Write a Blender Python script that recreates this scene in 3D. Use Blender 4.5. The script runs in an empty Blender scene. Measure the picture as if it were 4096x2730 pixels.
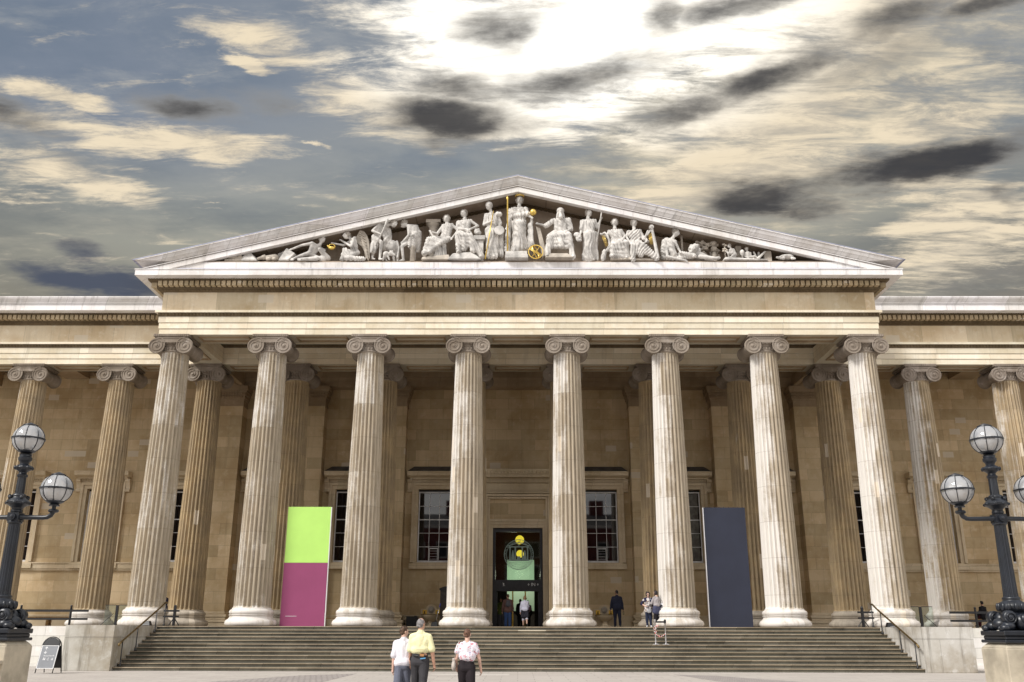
import bpy, bmesh, math, random
import numpy as np
from mathutils import Vector, Matrix, Euler

random.seed(7)
SC = bpy.context.scene
COL = SC.collection
rad = math.radians
PI = math.pi

# ------------------------------------------------------------------ camera
cam = bpy.data.cameras.new("camera")
cam_o = bpy.data.objects.new("camera", cam)
COL.objects.link(cam_o)
cam.sensor_width = 36.0
cam.lens = 32.16
cam.clip_start = 0.1
cam.clip_end = 3000
cam_o.matrix_world = (Matrix.Translation((0, 0, 1.53)) @ Matrix.Rotation(0.00664, 4, 'Z')
                      @ Matrix.Rotation(PI / 2 + 0.30627, 4, 'X') @ Matrix.Rotation(0.00226, 4, 'Z'))
SC.camera = cam_o
SC.render.resolution_x = 1024
SC.render.resolution_y = 682
SC.view_settings.view_transform = 'Standard'
SC.view_settings.look = 'None'
SC.view_settings.exposure = 0.0
SC.view_settings.gamma = 1.0
SC.cycles.use_denoising = True
SC.cycles.max_bounces = 8
SC.cycles.sample_clamp_indirect = 6.0

# ------------------------------------------------------------------ node helpers
class NT:
    def __init__(s, tree):
        s.t = tree; s.n = tree.nodes; s.l = tree.links
    def node(s, typ, **kw):
        n = s.n.new(typ)
        for k, v in kw.items():
            setattr(n, k, v)
        return n
    def put(s, sock, v):
        if v is None: return
        if hasattr(v, 'is_output') or isinstance(v, bpy.types.NodeSocket): s.l.new(v, sock)
        else:
            try: sock.default_value = v
            except TypeError: sock.default_value = (v, v, v)
    def math(s, op, a, b=None, c=None, clamp=False):
        n = s.node('ShaderNodeMath', operation=op, use_clamp=clamp)
        for i, v in enumerate((a, b, c)):
            if v is not None: s.put(n.inputs[i], v)
        return n.outputs[0]
    def mix(s, fac, a, b, mode='MIX'):
        n = s.node('ShaderNodeMix', data_type='RGBA', blend_type=mode)
        n.clamp_factor = True
        s.put(n.inputs[0], fac)
        s.put(n.inputs[6], col4(a)); s.put(n.inputs[7], col4(b))
        return n.outputs[2]
    def noise(s, vec, scale=1.0, detail=4.0, rough=0.55, dist=0.0, color=False):
        n = s.node('ShaderNodeTexNoise')
        if vec is not None: s.l.new(vec, n.inputs['Vector'])
        n.inputs['Scale'].default_value = scale; n.inputs['Detail'].default_value = detail
        n.inputs['Roughness'].default_value = rough; n.inputs['Distortion'].default_value = dist
        return n.outputs['Color'] if color else n.outputs[0]
    def ramp(s, v, lo, hi, a=0.0, b=1.0, smooth=True):
        n = s.node('ShaderNodeMapRange', interpolation_type='SMOOTHSTEP' if smooth else 'LINEAR')
        s.put(n.inputs[0], v); n.inputs[1].default_value = lo; n.inputs[2].default_value = hi
        n.inputs[3].default_value = a; n.inputs[4].default_value = b
        return n.outputs[0]
    def comb(s, x, y, z=0.0):
        n = s.node('ShaderNodeCombineXYZ')
        s.put(n.inputs[0], x); s.put(n.inputs[1], y); s.put(n.inputs[2], z)
        return n.outputs[0]
    def sep(s, v):
        n = s.node('ShaderNodeSeparateXYZ'); s.l.new(v, n.inputs[0]); return n.outputs
    def vmath(s, op, a, b=None):
        n = s.node('ShaderNodeVectorMath', operation=op)
        s.put(n.inputs[0], a)
        if b is not None: s.put(n.inputs[1], b)
        return n.outputs[1] if op in ('LENGTH', 'DOT_PRODUCT') else n.outputs[0]
    def white(s, vec):
        n = s.node('ShaderNodeTexWhiteNoise'); s.l.new(vec, n.inputs[0]); return n.outputs[0]
    def mapping(s, vec, loc=(0, 0, 0), rot=(0, 0, 0), scale=(1, 1, 1), typ='POINT'):
        n = s.node('ShaderNodeMapping', vector_type=typ)
        s.l.new(vec, n.inputs[0])
        n.inputs[1].default_value = loc; n.inputs[2].default_value = rot; n.inputs[3].default_value = scale
        return n.outputs[0]

def col4(c):
    if isinstance(c, (tuple, list)) and len(c) == 3: return (c[0], c[1], c[2], 1.0)
    if isinstance(c, (int, float)): return (c, c, c, 1.0)
    return c

# ------------------------------------------------------------------ sky and sun
SUN_EL, SUN_AZ = 44.0, 232.0          # azimuth measured clockwise from +Y (the building side)
world = bpy.data.worlds.new("World")
SC.world = world
world.use_nodes = True
W = NT(world.node_tree)
for n in list(W.n): W.n.remove(n)
out = W.node('ShaderNodeOutputWorld'); bg = W.node('ShaderNodeBackground')
W.l.new(bg.outputs[0], out.inputs[0]); bg.inputs[1].default_value = 0.1
tc = W.node('ShaderNodeTexCoord')
D = tc.outputs['Generated']
dx, dy, dz = W.sep(D)
el = W.math('MULTIPLY', W.math('ARCSINE', dz), 180 / PI)
az = W.math('MULTIPLY', W.math('ARCTAN2', dx, dy), 180 / PI)
zz = W.math('ADD', W.math('MAXIMUM', dz, 0.0), 0.06)
plane = W.comb(W.math('DIVIDE', dx, zz), W.math('DIVIDE', dy, zz), 0.0)     # cloud layer seen in perspective
def layer(loc, sc, rot=0.0): return W.mapping(plane, loc=loc, rot=(0, 0, rot), scale=sc)
n_big = W.noise(layer((0, 0, 0), (1.0, 1.6, 1)), 1.3, 6, 0.6)
n_mid = W.noise(layer((3.7, 1.1, 0), (0.75, 1.5, 1), 0.10), 4.2, 9, 0.66, 0.25)
n_fine = W.noise(layer((1.2, 7.7, 0), (0.6, 2.1, 1), 0.16), 9.0, 9, 0.70, 0.5)
n_soft = W.noise(layer((9.0, 2.0, 0), (1.0, 1.3, 1)), 4.0, 7, 0.62)
n_puff = W.noise(layer((2.0, 9.0, 0), (0.9, 1.4, 1)), 7.5, 8, 0.62, 0.2)
AE = W.comb(az, el, 0.0)
wn = W.noise(layer((5, 5, 0), (1, 1, 1)), 2.4, 4, 0.6, color=True)
wf = W.noise(layer((1, 8, 0), (.8, 1.6, 1)), 9.0, 6, 0.65, color=True)
AEw = W.vmath('ADD', AE, W.vmath('MULTIPLY', W.vmath('SUBTRACT', wn, (0.5, 0.5, 0.5)), (9.0, 3.4, 0.0)))
AEw = W.vmath('ADD', AEw, W.vmath('MULTIPLY', W.vmath('SUBTRACT', wf, (0.5, 0.5, 0.5)), (6.0, 2.2, 0.0)))
def blobs(lst, vec, grow=1.0):
    acc = None
    for (a, e, ra, re, st, rot) in lst:
        m = W.mapping(vec, loc=(a, e, 0), rot=(0, 0, rad(rot * 0.5)), scale=(ra*grow, re*grow, 1), typ='TEXTURE')
        f = W.ramp(W.vmath('LENGTH', m), 1.25, 0.15, 0.0, st)
        acc = f if acc is None else W.math('MAXIMUM', acc, f)
    return acc
DARK = [(-4.82,31.28,4.4,1.4,1.1,0),(-26.14,19.4,4.2,1.0,1.25,0),(-26.48,20.9,1.6,.66,.9,0),(-22.79,30.14,3.4,.9,.85,0),
 (-17.74,31.09,2.8,.7,.55,0),(-1.32,36.89,3.4,1.4,.95,0),(-2.5,33.0,5.0,1.0,.9,-6),(4.5,33.6,6.5,1.2,1.0,8),(11.5,31.2,5.0,.9,.95,10),(18,32.3,5.2,.95,.95,16),
 (26.36,25.9,6.2,1.25,1.25,-2),(16.4,25.6,4.4,1.25,1.1,-8),(19.5,24.6,2.6,.7,.8,-10),(26.16,33.87,4.2,1.1,.95,10),(31.26,33.43,3.6,.8,.95,0),
 (10.75,36.67,2.1,.9,.95,0),(15.01,36.68,4.6,.75,.9,0),(-32.27,27.51,2.6,1.2,.8,0),(.68,29.5,2.4,.8,.45,0),
 (24.32,32.02,4.4,1.0,.7,15),(-28.52,25.77,2.9,.6,.5,0),(31.14,23.21,.9,.9,.8,0),(29.0,19.3,6,1.0,.45,0)]
WHITE = [(5.09,35.8,16.34,4.51,1.3,0),(-9.28,32.14,7.46,2.15,1,0),(-1.27,31.29,12.31,1.9,1,5),(16.05,30.13,11.5,2.6,1.1,0),
 (17.46,27.91,10.5,2.3,1.05,3),(26.1,28.88,6.7,3.32,.75,0),(-24.18,27.97,8.78,1.52,.9,8),(-28.39,24.95,6,1.36,.85,2),
 (-29.41,29.31,2.82,.79,.9,0),(-18.11,34.29,6.51,1.49,.75,-8),(-18.79,32.9,1.82,.48,1,0),(28.5,21.66,6.5,2.6,1.0,0),
 (12.5,26.0,8.5,1.2,1.0,3),(21.52,34.63,10.5,3.6,.95,0),(-25.12,24.15,4.87,.84,.6,4),(-31.33,23.07,2.07,.53,.7,0),
 (-20.04,24.5,1.54,.22,.9,0),(-14.23,29.35,1,.22,.9,0),(26.16,24.5,6.51,1.51,.5,0),(-10.49,37,7.31,1.09,.6,10),(-3.16,36.72,5.53,2.74,.8,0)]
# open sky between the clouds: slate blue high up, khaki grey low down
base = W.mix(W.ramp(el, 17.0, 24.0), (2.7, 2.5, 2.05), (4.1, 4.1, 3.7))
base = W.mix(W.ramp(el, 23.0, 33.0), base, (3.1, 3.4, 3.95))
base = W.mix(W.math('MULTIPLY', W.ramp(az, -6.0, -30.0), W.ramp(el, 22.0, 30.0)), base, (2.45, 2.85, 3.75))
base = W.mix(W.math('MULTIPLY', W.ramp(az, 8.0, 30.0), W.ramp(el, 27.0, 17.0, 0.1, 0.9)), base, (2.7, 2.35, 1.95))
base = W.mix(W.ramp(n_big, 0.40, 0.66, 0.0, 0.75), base, W.mix(W.ramp(el, 20, 30), (1.75, 1.85, 1.85), (1.55, 2.05, 2.95)))
base = W.mix(W.ramp(n_mid, 0.45, 0.68, 0.0, 0.50), base, W.mix(W.ramp(el, 20, 30), (4.6, 4.3, 3.6), (4.6, 4.7, 4.9)))
warm = W.ramp(W.vmath('LENGTH', W.mapping(AE, loc=(-1, 23.8, 0), scale=(17, 5, 1), typ='TEXTURE')), 1.0, 0.1, 0, 0.75)
base = W.mix(warm, base, (6.3, 5.85, 4.4))
nish = W.node('ShaderNodeTexSky', sky_type='NISHITA')
nish.sun_disc = False; nish.sun_elevation = rad(SUN_EL); nish.sun_rotation = rad(SUN_AZ)
nish.air_density = 1.0; nish.dust_density = 2.0
base = W.mix(0.10, base, nish.outputs[0])
wm = blobs(WHITE, AEw, 1.12)
tex = W.math('ADD', W.math('MULTIPLY', n_mid, 0.45), W.math('MULTIPLY', n_fine, 0.55))
texc = W.math('MULTIPLY', W.math('SUBTRACT', tex, 0.5), 3.3)
wd = W.math('ADD', W.math('MULTIPLY', wm, 0.78), texc)
w_al = W.ramp(wd, 0.10, 0.80)
glow = W.ramp(W.vmath('LENGTH', W.mapping(W.vmath('ADD', AE, W.vmath('MULTIPLY', W.vmath('SUBTRACT', wn, (0.5, 0.5, 0.5)), (8, 3, 0))), loc=(5.1, 36.6, 0), scale=(20, 8.0, 1), typ='TEXTURE')), 1.2, 0.3)
creamy = W.mix(glow, (8.7, 7.45, 5.5), (17.0, 16.5, 15.2))
creamy = W.mix(W.ramp(W.math('ADD', W.math('MULTIPLY', n_fine, .6), W.math('MULTIPLY', n_puff, .4)), 0.40, 0.57, 0.85, 0.0), creamy, W.mix(glow, (5.3, 4.75, 3.9), (11.0, 10.3, 9.0)))
veil = W.ramp(W.vmath('LENGTH', W.mapping(AEw, loc=(17, 30.5, 0), scale=(24, 9.5, 1), typ='TEXTURE')), 1.1, 0.3)
veil = W.ramp(W.math('ADD', W.math('MULTIPLY', veil, 0.7), W.math('MULTIPLY', texc, 0.75)), 0.1, 0.9, 0, 0.8)
base = W.mix(veil, base, W.mix(W.ramp(n_puff, .35, .62), (3.9, 3.65, 3.2), (7.2, 6.4, 5.0)))
base = W.mix(1.0, base, (0.95, 0.94, 0.88), 'MULTIPLY')
sky = W.mix(w_al, base, creamy)
AEd = W.vmath('ADD', AE, W.vmath('MULTIPLY', W.vmath('SUBTRACT', wn, (0.5, 0.5, 0.5)), (8.0, 3.0, 0.0)))
AEd = W.vmath('ADD', AEd, W.vmath('MULTIPLY', W.vmath('SUBTRACT', wf, (0.5, 0.5, 0.5)), (2.6, 1.6, 0.0)))
dm = blobs(DARK, AEd, 1.5)
ds_n = W.math('MULTIPLY', W.math('SUBTRACT', W.math('ADD', W.math('MULTIPLY', n_soft, .55), W.math('MULTIPLY', n_puff, .45)), 0.5), 1.9)
dd = W.math('ADD', W.math('MULTIPLY', dm, 1.0), ds_n)
d_al = W.ramp(dd, 0.14, 1.15, 0.0, 0.97)
dcol = W.mix(W.ramp(dd, 0.45, 1.3), (3.2, 3.0, 2.7), (0.5, 0.5, 0.55))
dcol = W.mix(W.math('MULTIPLY', W.ramp(az, -18, -26), W.ramp(el, 23, 20)), dcol, (0.8, 0.95, 1.35))
sky = W.mix(d_al, sky, dcol)
# overcast half of the sky behind the photographer, brightened to light the facade
back = W.ramp(dy, 0.35, -0.35)
bcol = W.mix(W.ramp(n_big, 0.35, 0.65), (10.8, 10.7, 10.8), (14.6, 14.2, 13.6))
sky = W.mix(back, sky, bcol)
up = W.ramp(dz, 0.66, 0.85)
sky = W.mix(W.math('MULTIPLY', up, 0.8), sky, (9.5, 9.3, 9.2))
W.l.new(sky, bg.inputs[0])

sun = bpy.data.lights.new("sun", 'SUN')
sun.energy = 3.6; sun.angle = rad(14); sun.color = (1.0, 0.965, 0.91)
sun_o = bpy.data.objects.new("sun", sun); COL.objects.link(sun_o)
sd = Vector((math.sin(rad(SUN_AZ)) * math.cos(rad(SUN_EL)), math.cos(rad(SUN_AZ)) * math.cos(rad(SUN_EL)), math.sin(rad(SUN_EL))))
sun_o.rotation_euler = sd.to_track_quat('Z', 'Y').to_euler()
sun_o.location = (-30, -30, 40)

# ------------------------------------------------------------------ mesh builder
def world_loc(o):
    v = Vector((0, 0, 0))
    while o is not None:
        v += o.location; o = o.parent
    return v

class MB:
    def __init__(s):
        s.v = []; s.f = []; s.mi = []; s.cur = 0
    def add(s, vs, fs):
        k = len(s.v); s.v += [tuple(p) for p in vs]
        for f in fs:
            s.f.append(tuple(i + k for i in f)); s.mi.append(s.cur)
        return s
    def box(s, x0, x1, y0, y1, z0, z1):
        return s.add([(x0,y0,z0),(x1,y0,z0),(x1,y1,z0),(x0,y1,z0),(x0,y0,z1),(x1,y0,z1),(x1,y1,z1),(x0,y1,z1)],
              [(0,3,2,1),(4,5,6,7),(0,1,5,4),(1,2,6,5),(2,3,7,6),(3,0,4,7)])
    def hexa(s, b, t):
        return s.add(list(b) + list(t), [(0,3,2,1),(4,5,6,7),(0,1,5,4),(1,2,6,5),(2,3,7,6),(3,0,4,7)])
    def prism(s, poly, a0, a1, axis='y'):
        n = len(poly)
        if axis == 'y': A = [(p[0], a0, p[1]) for p in poly]; B = [(p[0], a1, p[1]) for p in poly]
        elif axis == 'x': A = [(a0, p[0], p[1]) for p in poly]; B = [(a1, p[0], p[1]) for p in poly]
        else: A = [(p[0], p[1], a0) for p in poly]; B = [(p[0], p[1], a1) for p in poly]
        return s.add(A + B, [tuple(range(n)), tuple(range(2*n-1, n-1, -1))] + [(i, (i+1) % n, n+(i+1) % n, n+i) for i in range(n)])
    def lathe(s, prof, n=24, c=(0, 0, 0), axis='z', caps=True):
        vs = []; fs = []
        for (r, z) in prof:
            for i in range(n):
                a = 2*PI*i/n; x, y = r*math.cos(a), r*math.sin(a)
                if axis == 'z': p = (x, y, z)
                elif axis == 'y': p = (x, z, y)
                else: p = (z, x, y)
                vs.append((p[0]+c[0], p[1]+c[1], p[2]+c[2]))
        for j in range(len(prof)-1):
            for i in range(n):
                k = (i+1) % n
                fs.append((j*n+i, j*n+k, (j+1)*n+k, (j+1)*n+i))
        if caps:
            fs.append(tuple(range(n-1, -1, -1))); fs.append(tuple(range((len(prof)-1)*n, len(prof)*n)))
        return s.add(vs, fs)
    def tube(s, pts, r, n=8, closed=False):
        pts = [Vector(p) for p in pts]; m = len(pts)
        rs = r if isinstance(r, (list, tuple)) else [r]*m
        vs = []; fs = []; ref = None
        for i, p in enumerate(pts):
            if closed: t = pts[(i+1) % m] - pts[i-1]
            else: t = pts[min(i+1, m-1)] - pts[max(i-1, 0)]
            t.normalize()
            if ref is None:
                ref = t.cross(Vector((0, 0, 1)))
                if ref.length < 0.1: ref = t.cross(Vector((0, 1, 0)))
                ref.normalize()
            ref = (ref - t*ref.dot(t)); ref.normalize(); b = t.cross(ref)
            for k in range(n):
                a = 2*PI*k/n
                vs.append(p + (ref*math.cos(a) + b*math.sin(a))*rs[i])
        for j in range(m if closed else m-1):
            j2 = (j+1) % m
            for k in range(n):
                k2 = (k+1) % n
                fs.append((j*n+k, j*n+k2, j2*n+k2, j2*n+k))
        if not closed:
            fs.append(tuple(range(n-1, -1, -1))); fs.append(tuple(range((m-1)*n, m*n)))
        return s.add(vs, fs)
    def ell(s, c, r, nu=14, nv=8, rot=None):
        if not isinstance(r, (tuple, list)): r = (r, r, r)
        vs = [Vector((0, 0, -1))]; fs = []
        for j in range(1, nv):
            ph = -PI/2 + PI*j/nv
            for i in range(nu):
                a = 2*PI*i/nu
                vs.append(Vector((math.cos(ph)*math.cos(a), math.cos(ph)*math.sin(a), math.sin(ph))))
        vs.append(Vector((0, 0, 1)))
        for i in range(nu): fs.append((0, 1+(i+1) % nu, 1+i))
        for j in range(nv-2):
            for i in range(nu):
                k = (i+1) % nu
                fs.append((1+j*nu+i, 1+j*nu+k, 1+(j+1)*nu+k, 1+(j+1)*nu+i))
        t = len(vs)-1; b = 1+(nv-2)*nu
        for i in range(nu): fs.append((b+i, b+(i+1) % nu, t))
        R = rot.to_matrix() if isinstance(rot, Euler) else rot
        o = []
        for p in vs:
            q = Vector((p.x*r[0], p.y*r[1], p.z*r[2]))
            if R is not None: q = R @ q
            o.append(q + Vector(c))
        return s.add(o, fs)
    def caps(s, p0, r0, p1, r1, n=12):
        p0, p1 = Vector(p0), Vector(p1); t = p1 - p0; L = t.length
        if L < 1e-5: return s.ell(p0, max(r0, r1))
        t /= L; prof = []
        for j in range(5):
            a = -PI/2 + (PI/2)*j/4 + 0.02; prof.append((r0*math.cos(a), r0*math.sin(a)))
        for j in range(5):
            a = (PI/2)*j/4 - 0.02; prof.append((r1*math.cos(a), L + r1*math.sin(a)))
        k = len(s.v); s.lathe(prof, n)
        q = t.to_track_quat('Z', 'Y')
        for i in range(k, len(s.v)):
            s.v[i] = tuple(q @ Vector(s.v[i]) + p0)
        return s
    def obox(s, c, size, rot=None):
        k = len(s.v); x, y, z = [d/2 for d in size]; s.box(-x, x, -y, y, -z, z)
        R = rot.to_matrix() if isinstance(rot, Euler) else rot
        for i in range(k, len(s.v)):
            p = Vector(s.v[i])
            if R is not None: p = R @ p
            s.v[i] = tuple(p + Vector(c))
        return s
    def build(s, name, mat, parent=None, smooth=False, local=False, bevel=0.0, angle=None):
        me = bpy.data.meshes.new(name)
        off = Vector((0, 0, 0)) if (local or parent is None) else world_loc(parent)
        me.from_pydata([(x-off.x, y-off.y, z-off.z) for x, y, z in s.v], [], s.f)
        mats = mat if isinstance(mat, (list, tuple)) else [mat]
        for m in mats: me.materials.append(m)
        if len(mats) > 1: me.polygons.foreach_set('material_index', s.mi)
        bm = bmesh.new(); bm.from_mesh(me)
        bmesh.ops.recalc_face_normals(bm, faces=bm.faces)
        if bevel: bmesh.ops.bevel(bm, geom=bm.edges[:], offset=bevel, segments=1, affect='EDGES')
        bm.to_mesh(me); bm.free()
        if smooth: me.polygons.foreach_set('use_smooth', [True]*len(me.polygons))
        if angle is not None: me.set_sharp_from_angle(angle=rad(angle))
        o = bpy.data.objects.new(name, me); COL.objects.link(o)
        if parent is not None: o.parent = parent
        return o

def tag(o, label=None, cat=None, group=None, kind=None):
    if label: o['label'] = label
    if cat: o['category'] = cat
    if group: o['group'] = group
    if kind: o['kind'] = kind
    return o
def thing(name, loc, label, cat, group=None, rz=0.0):
    o = bpy.data.objects.new(name, None); COL.objects.link(o)
    o.empty_display_size = 0.3
    o.location = loc; o.rotation_euler = (0, 0, rz)
    return tag(o, label, cat, group)
def copy_tree(o, parent=None):
    c = o.copy(); COL.objects.link(c); c.parent = parent
    for ch in list(o.children): copy_tree(ch, c)
    return c
def text_mesh(txt, size):
    cu = bpy.data.curves.new('lettering', 'FONT'); cu.body = txt; cu.size = size
    cu.align_x = 'CENTER'; cu.align_y = 'CENTER'; cu.resolution_u = 2; cu.extrude = 0.0015
    o = bpy.data.objects.new('lettering', cu); COL.objects.link(o)
    dg = bpy.context.evaluated_depsgraph_get(); dg.update()
    me = bpy.data.meshes.new_from_object(o.evaluated_get(dg))
    vs = [tuple(v.co) for v in me.vertices]; fs = [tuple(p.vertices) for p in me.polygons]
    bpy.data.objects.remove(o); bpy.data.curves.remove(cu); bpy.data.meshes.remove(me)
    return vs, fs
def add_text(mb, txt, size, M):
    vs, fs = text_mesh(txt, size)
    return mb.add([tuple(M @ Vector(v)) for v in vs], fs)
STAND = Matrix.Rotation(PI/2, 4, 'X')       # upright lettering that faces -Y

# ------------------------------------------------------------------ materials
def new_mat(name):
    m = bpy.data.materials.new(name); m.use_nodes = True
    t = NT(m.node_tree); b = t.n['Principled BSDF']
    return m, t, b
def plain(name, c, rough=0.6, metal=0.0, var=0.12, scale=3.0, spec=0.5, bump=0.0, bscale=40):
    m, t, b = new_mat(name)
    tcn = t.node('ShaderNodeTexCoord').outputs['Object']
    n = t.noise(tcn, scale, 5, 0.6)
    dark = tuple(x*(1-var*1.6) for x in c); light = tuple(min(1, x*(1+var)) for x in c)
    t.l.new(t.mix(t.ramp(n, 0.3, 0.7), dark, light), b.inputs['Base Color'])
    b.inputs['Roughness'].default_value = rough; b.inputs['Metallic'].default_value = metal
    b.inputs['Specular IOR Level'].default_value = spec
    if bump:
        bn = t.node('ShaderNodeBump'); bn.inputs[0].default_value = bump; bn.inputs[1].default_value = 0.02
        t.l.new(t.noise(tcn, bscale, 4, 0.6), bn.inputs[2]); t.l.new(bn.outputs[0], b.inputs['Normal'])
    return m

def stone(name, c, stain, light, bw=1.2, bh=0.5, z0=0.0, mort=0.008, mortdark=0.62, varb=0.16, streak=0.35,
          patch=0.985, pc=(0.62, 0.55, 0.44), pw=0.62, ph=0.34, rough=0.85, bump=0.25, offset=0.5, topdirt=0.0):
    m, t, b = new_mat(name)
    pos = t.node('ShaderNodeNewGeometry').outputs['Position']
    px, py, pz = t.sep(pos)
    u = t.math('ADD', px, t.math('MULTIPLY', py, 0.93)); v = t.math('SUBTRACT', pz, z0)
    uv = t.comb(u, v, 0.0)
    br = t.node('ShaderNodeTexBrick'); t.l.new(uv, br.inputs['Vector'])
    br.offset = offset; br.inputs['Scale'].default_value = 1.0
    br.inputs['Brick Width'].default_value = bw; br.inputs['Row Height'].default_value = bh
    br.inputs['Mortar Size'].default_value = mort; br.inputs['Mortar Smooth'].default_value = 0.4
    lo, hi = 1-varb, 1+varb*0.8
    br.inputs['Color1'].default_value = (lo, lo, lo*0.97, 1); br.inputs['Color2'].default_value = (hi, hi, hi*1.02, 1)
    br.inputs['Mortar'].default_value = (mortdark, mortdark, mortdark, 1)
    big = t.noise(pos, 0.55, 6, 0.62)
    mid = t.noise(pos, 2.6, 6, 0.65)
    stv = t.noise(t.comb(t.math('MULTIPLY', u, 4.5), t.math('MULTIPLY', v, 0.35), py), 1.0, 5, 0.65)
    fine = t.noise(pos, 22, 4, 0.6)
    k = t.mix(t.ramp(big, 0.38, 0.68), c, stain)
    k = t.mix(t.ramp(mid, 0.5, 0.78, 0, 0.75), k, light)
    k = t.mix(t.ramp(stv, 0.5, 0.8, 0, streak), k, tuple(x*0.42 for x in stain))
    k = t.mix(t.ramp(fine, 0.55, 0.8, 0, 0.35), k, tuple(x*0.5 for x in c))
    k = t.mix(1.0, k, br.outputs[0], 'MULTIPLY')
    if patch < 1:
        cu = t.math('DIVIDE', u, pw); row = t.math('FLOOR', t.math('DIVIDE', v, ph))
        cu = t.math('ADD', cu, t.math('MULTIPLY', t.white(t.comb(row, 3.3, 0)), 1.0))
        wv = t.white(t.comb(t.math('FLOOR', cu), row, 1.7))
        k = t.mix(t.math('MULTIPLY', t.math('GREATER_THAN', wv, patch), 0.8), k, pc)
    t.l.new(k, b.inputs['Base Color'])
    b.inputs['Roughness'].default_value = rough; b.inputs['Specular IOR Level'].default_value = 0.25
    bn = t.node('ShaderNodeBump'); bn.inputs[0].default_value = bump; bn.inputs[1].default_value = 0.03
    hh = t.math('ADD', t.math('MULTIPLY', fine, 0.5), t.math('ADD', mid, t.math('MULTIPLY', br.outputs['Fac'], -0.8)))
    t.l.new(hh, bn.inputs[2]); t.l.new(bn.outputs[0], b.inputs['Normal'])
    return m

M = {}
M['ent'] = stone('stone_entablature', (0.665,0.565,0.41), (0.55,0.43,0.275), (0.75,0.68,0.55), bw=2.45, bh=3.3, z0=15.2, mort=0.012,
                 mortdark=0.72, varb=0.22, streak=0.4, patch=0.975, pw=0.75, ph=0.42, offset=0.0)
M['arch'] = stone('stone_architrave', (0.79,0.72,0.58), (0.70,0.605,0.45), (0.85,0.81,0.71), bw=2.9, bh=0.3, z0=15.23, mort=0.008,
                  mortdark=0.66, varb=0.15, streak=0.3, patch=0.985, pw=1.3, ph=0.3, offset=0.0)
M['wall'] = stone('stone_wall', (0.58,0.45,0.28), (0.465,0.335,0.185), (0.65,0.53,0.365), bw=1.55, bh=0.62, z0=1.68, varb=0.17,
                  streak=0.3, patch=0.984, pc=(0.60,0.52,0.41))
M['trim'] = stone('stone_trim', (0.64,0.53,0.375), (0.53,0.42,0.275), (0.71,0.61,0.46), bw=2.1, bh=4.0, z0=1.0, varb=0.1, streak=0.3, patch=1.0)
M['shade'] = stone('stone_portico_shaded', (0.36,0.27,0.175), (0.28,0.20,0.12), (0.43,0.335,0.225), bw=2.0, bh=0.9, z0=14.0, varb=0.12, streak=0.3, patch=1.0)  # darker stone copy: the portico's inner shade is put into its colour
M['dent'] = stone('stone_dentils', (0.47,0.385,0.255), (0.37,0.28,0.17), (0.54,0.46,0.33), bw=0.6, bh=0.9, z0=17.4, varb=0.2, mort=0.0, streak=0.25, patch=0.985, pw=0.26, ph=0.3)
M['band'] = stone('stone_moulding_shaded', (0.15,0.112,0.068), (0.105,0.075,0.042), (0.22,0.175,0.11), bw=2.4, bh=2.0, z0=15, varb=0.1, streak=0.3, patch=1.0)  # shade of dentil gaps and undersides is painted in with this dark colour
M['corn'] = stone('stone_cornice', (0.81,0.79,0.79), (0.70,0.66,0.64), (0.88,0.87,0.88), bw=2.2, bh=4.0, z0=16.5, mort=0.008, mortdark=0.7,
                  varb=0.08, streak=0.6, patch=1.0)
M['sima'] = stone('stone_sima', (0.73,0.71,0.71), (0.58,0.545,0.52), (0.81,0.80,0.815), bw=2.2, bh=4.0, z0=16.5, mort=0.01, mortdark=0.6, varb=0.12, streak=0.7, patch=1.0)
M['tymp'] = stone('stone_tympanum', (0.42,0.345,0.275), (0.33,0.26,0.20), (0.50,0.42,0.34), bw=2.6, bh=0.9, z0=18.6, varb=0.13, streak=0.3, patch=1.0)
M['plinth'] = stone('stone_plinth', (0.52,0.50,0.46), (0.34,0.30,0.24), (0.66,0.65,0.63), bw=6.0, bh=1.2, z0=0.02, varb=0.08, streak=0.95, patch=1.0, mort=0.01)
M['lowwall'] = stone('stone_low_wall', (0.70,0.68,0.64), (0.58,0.54,0.48), (0.80,0.79,0.77), bw=1.3, bh=0.42, z0=0.0, varb=0.07, streak=0.25, patch=1.0, mort=0.012)
M['floor'] = stone('stone_floor', (0.36,0.32,0.26), (0.28,0.24,0.19), (0.43,0.39,0.33), bw=1.2, bh=1.2, varb=0.1, patch=1.0)

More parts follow.
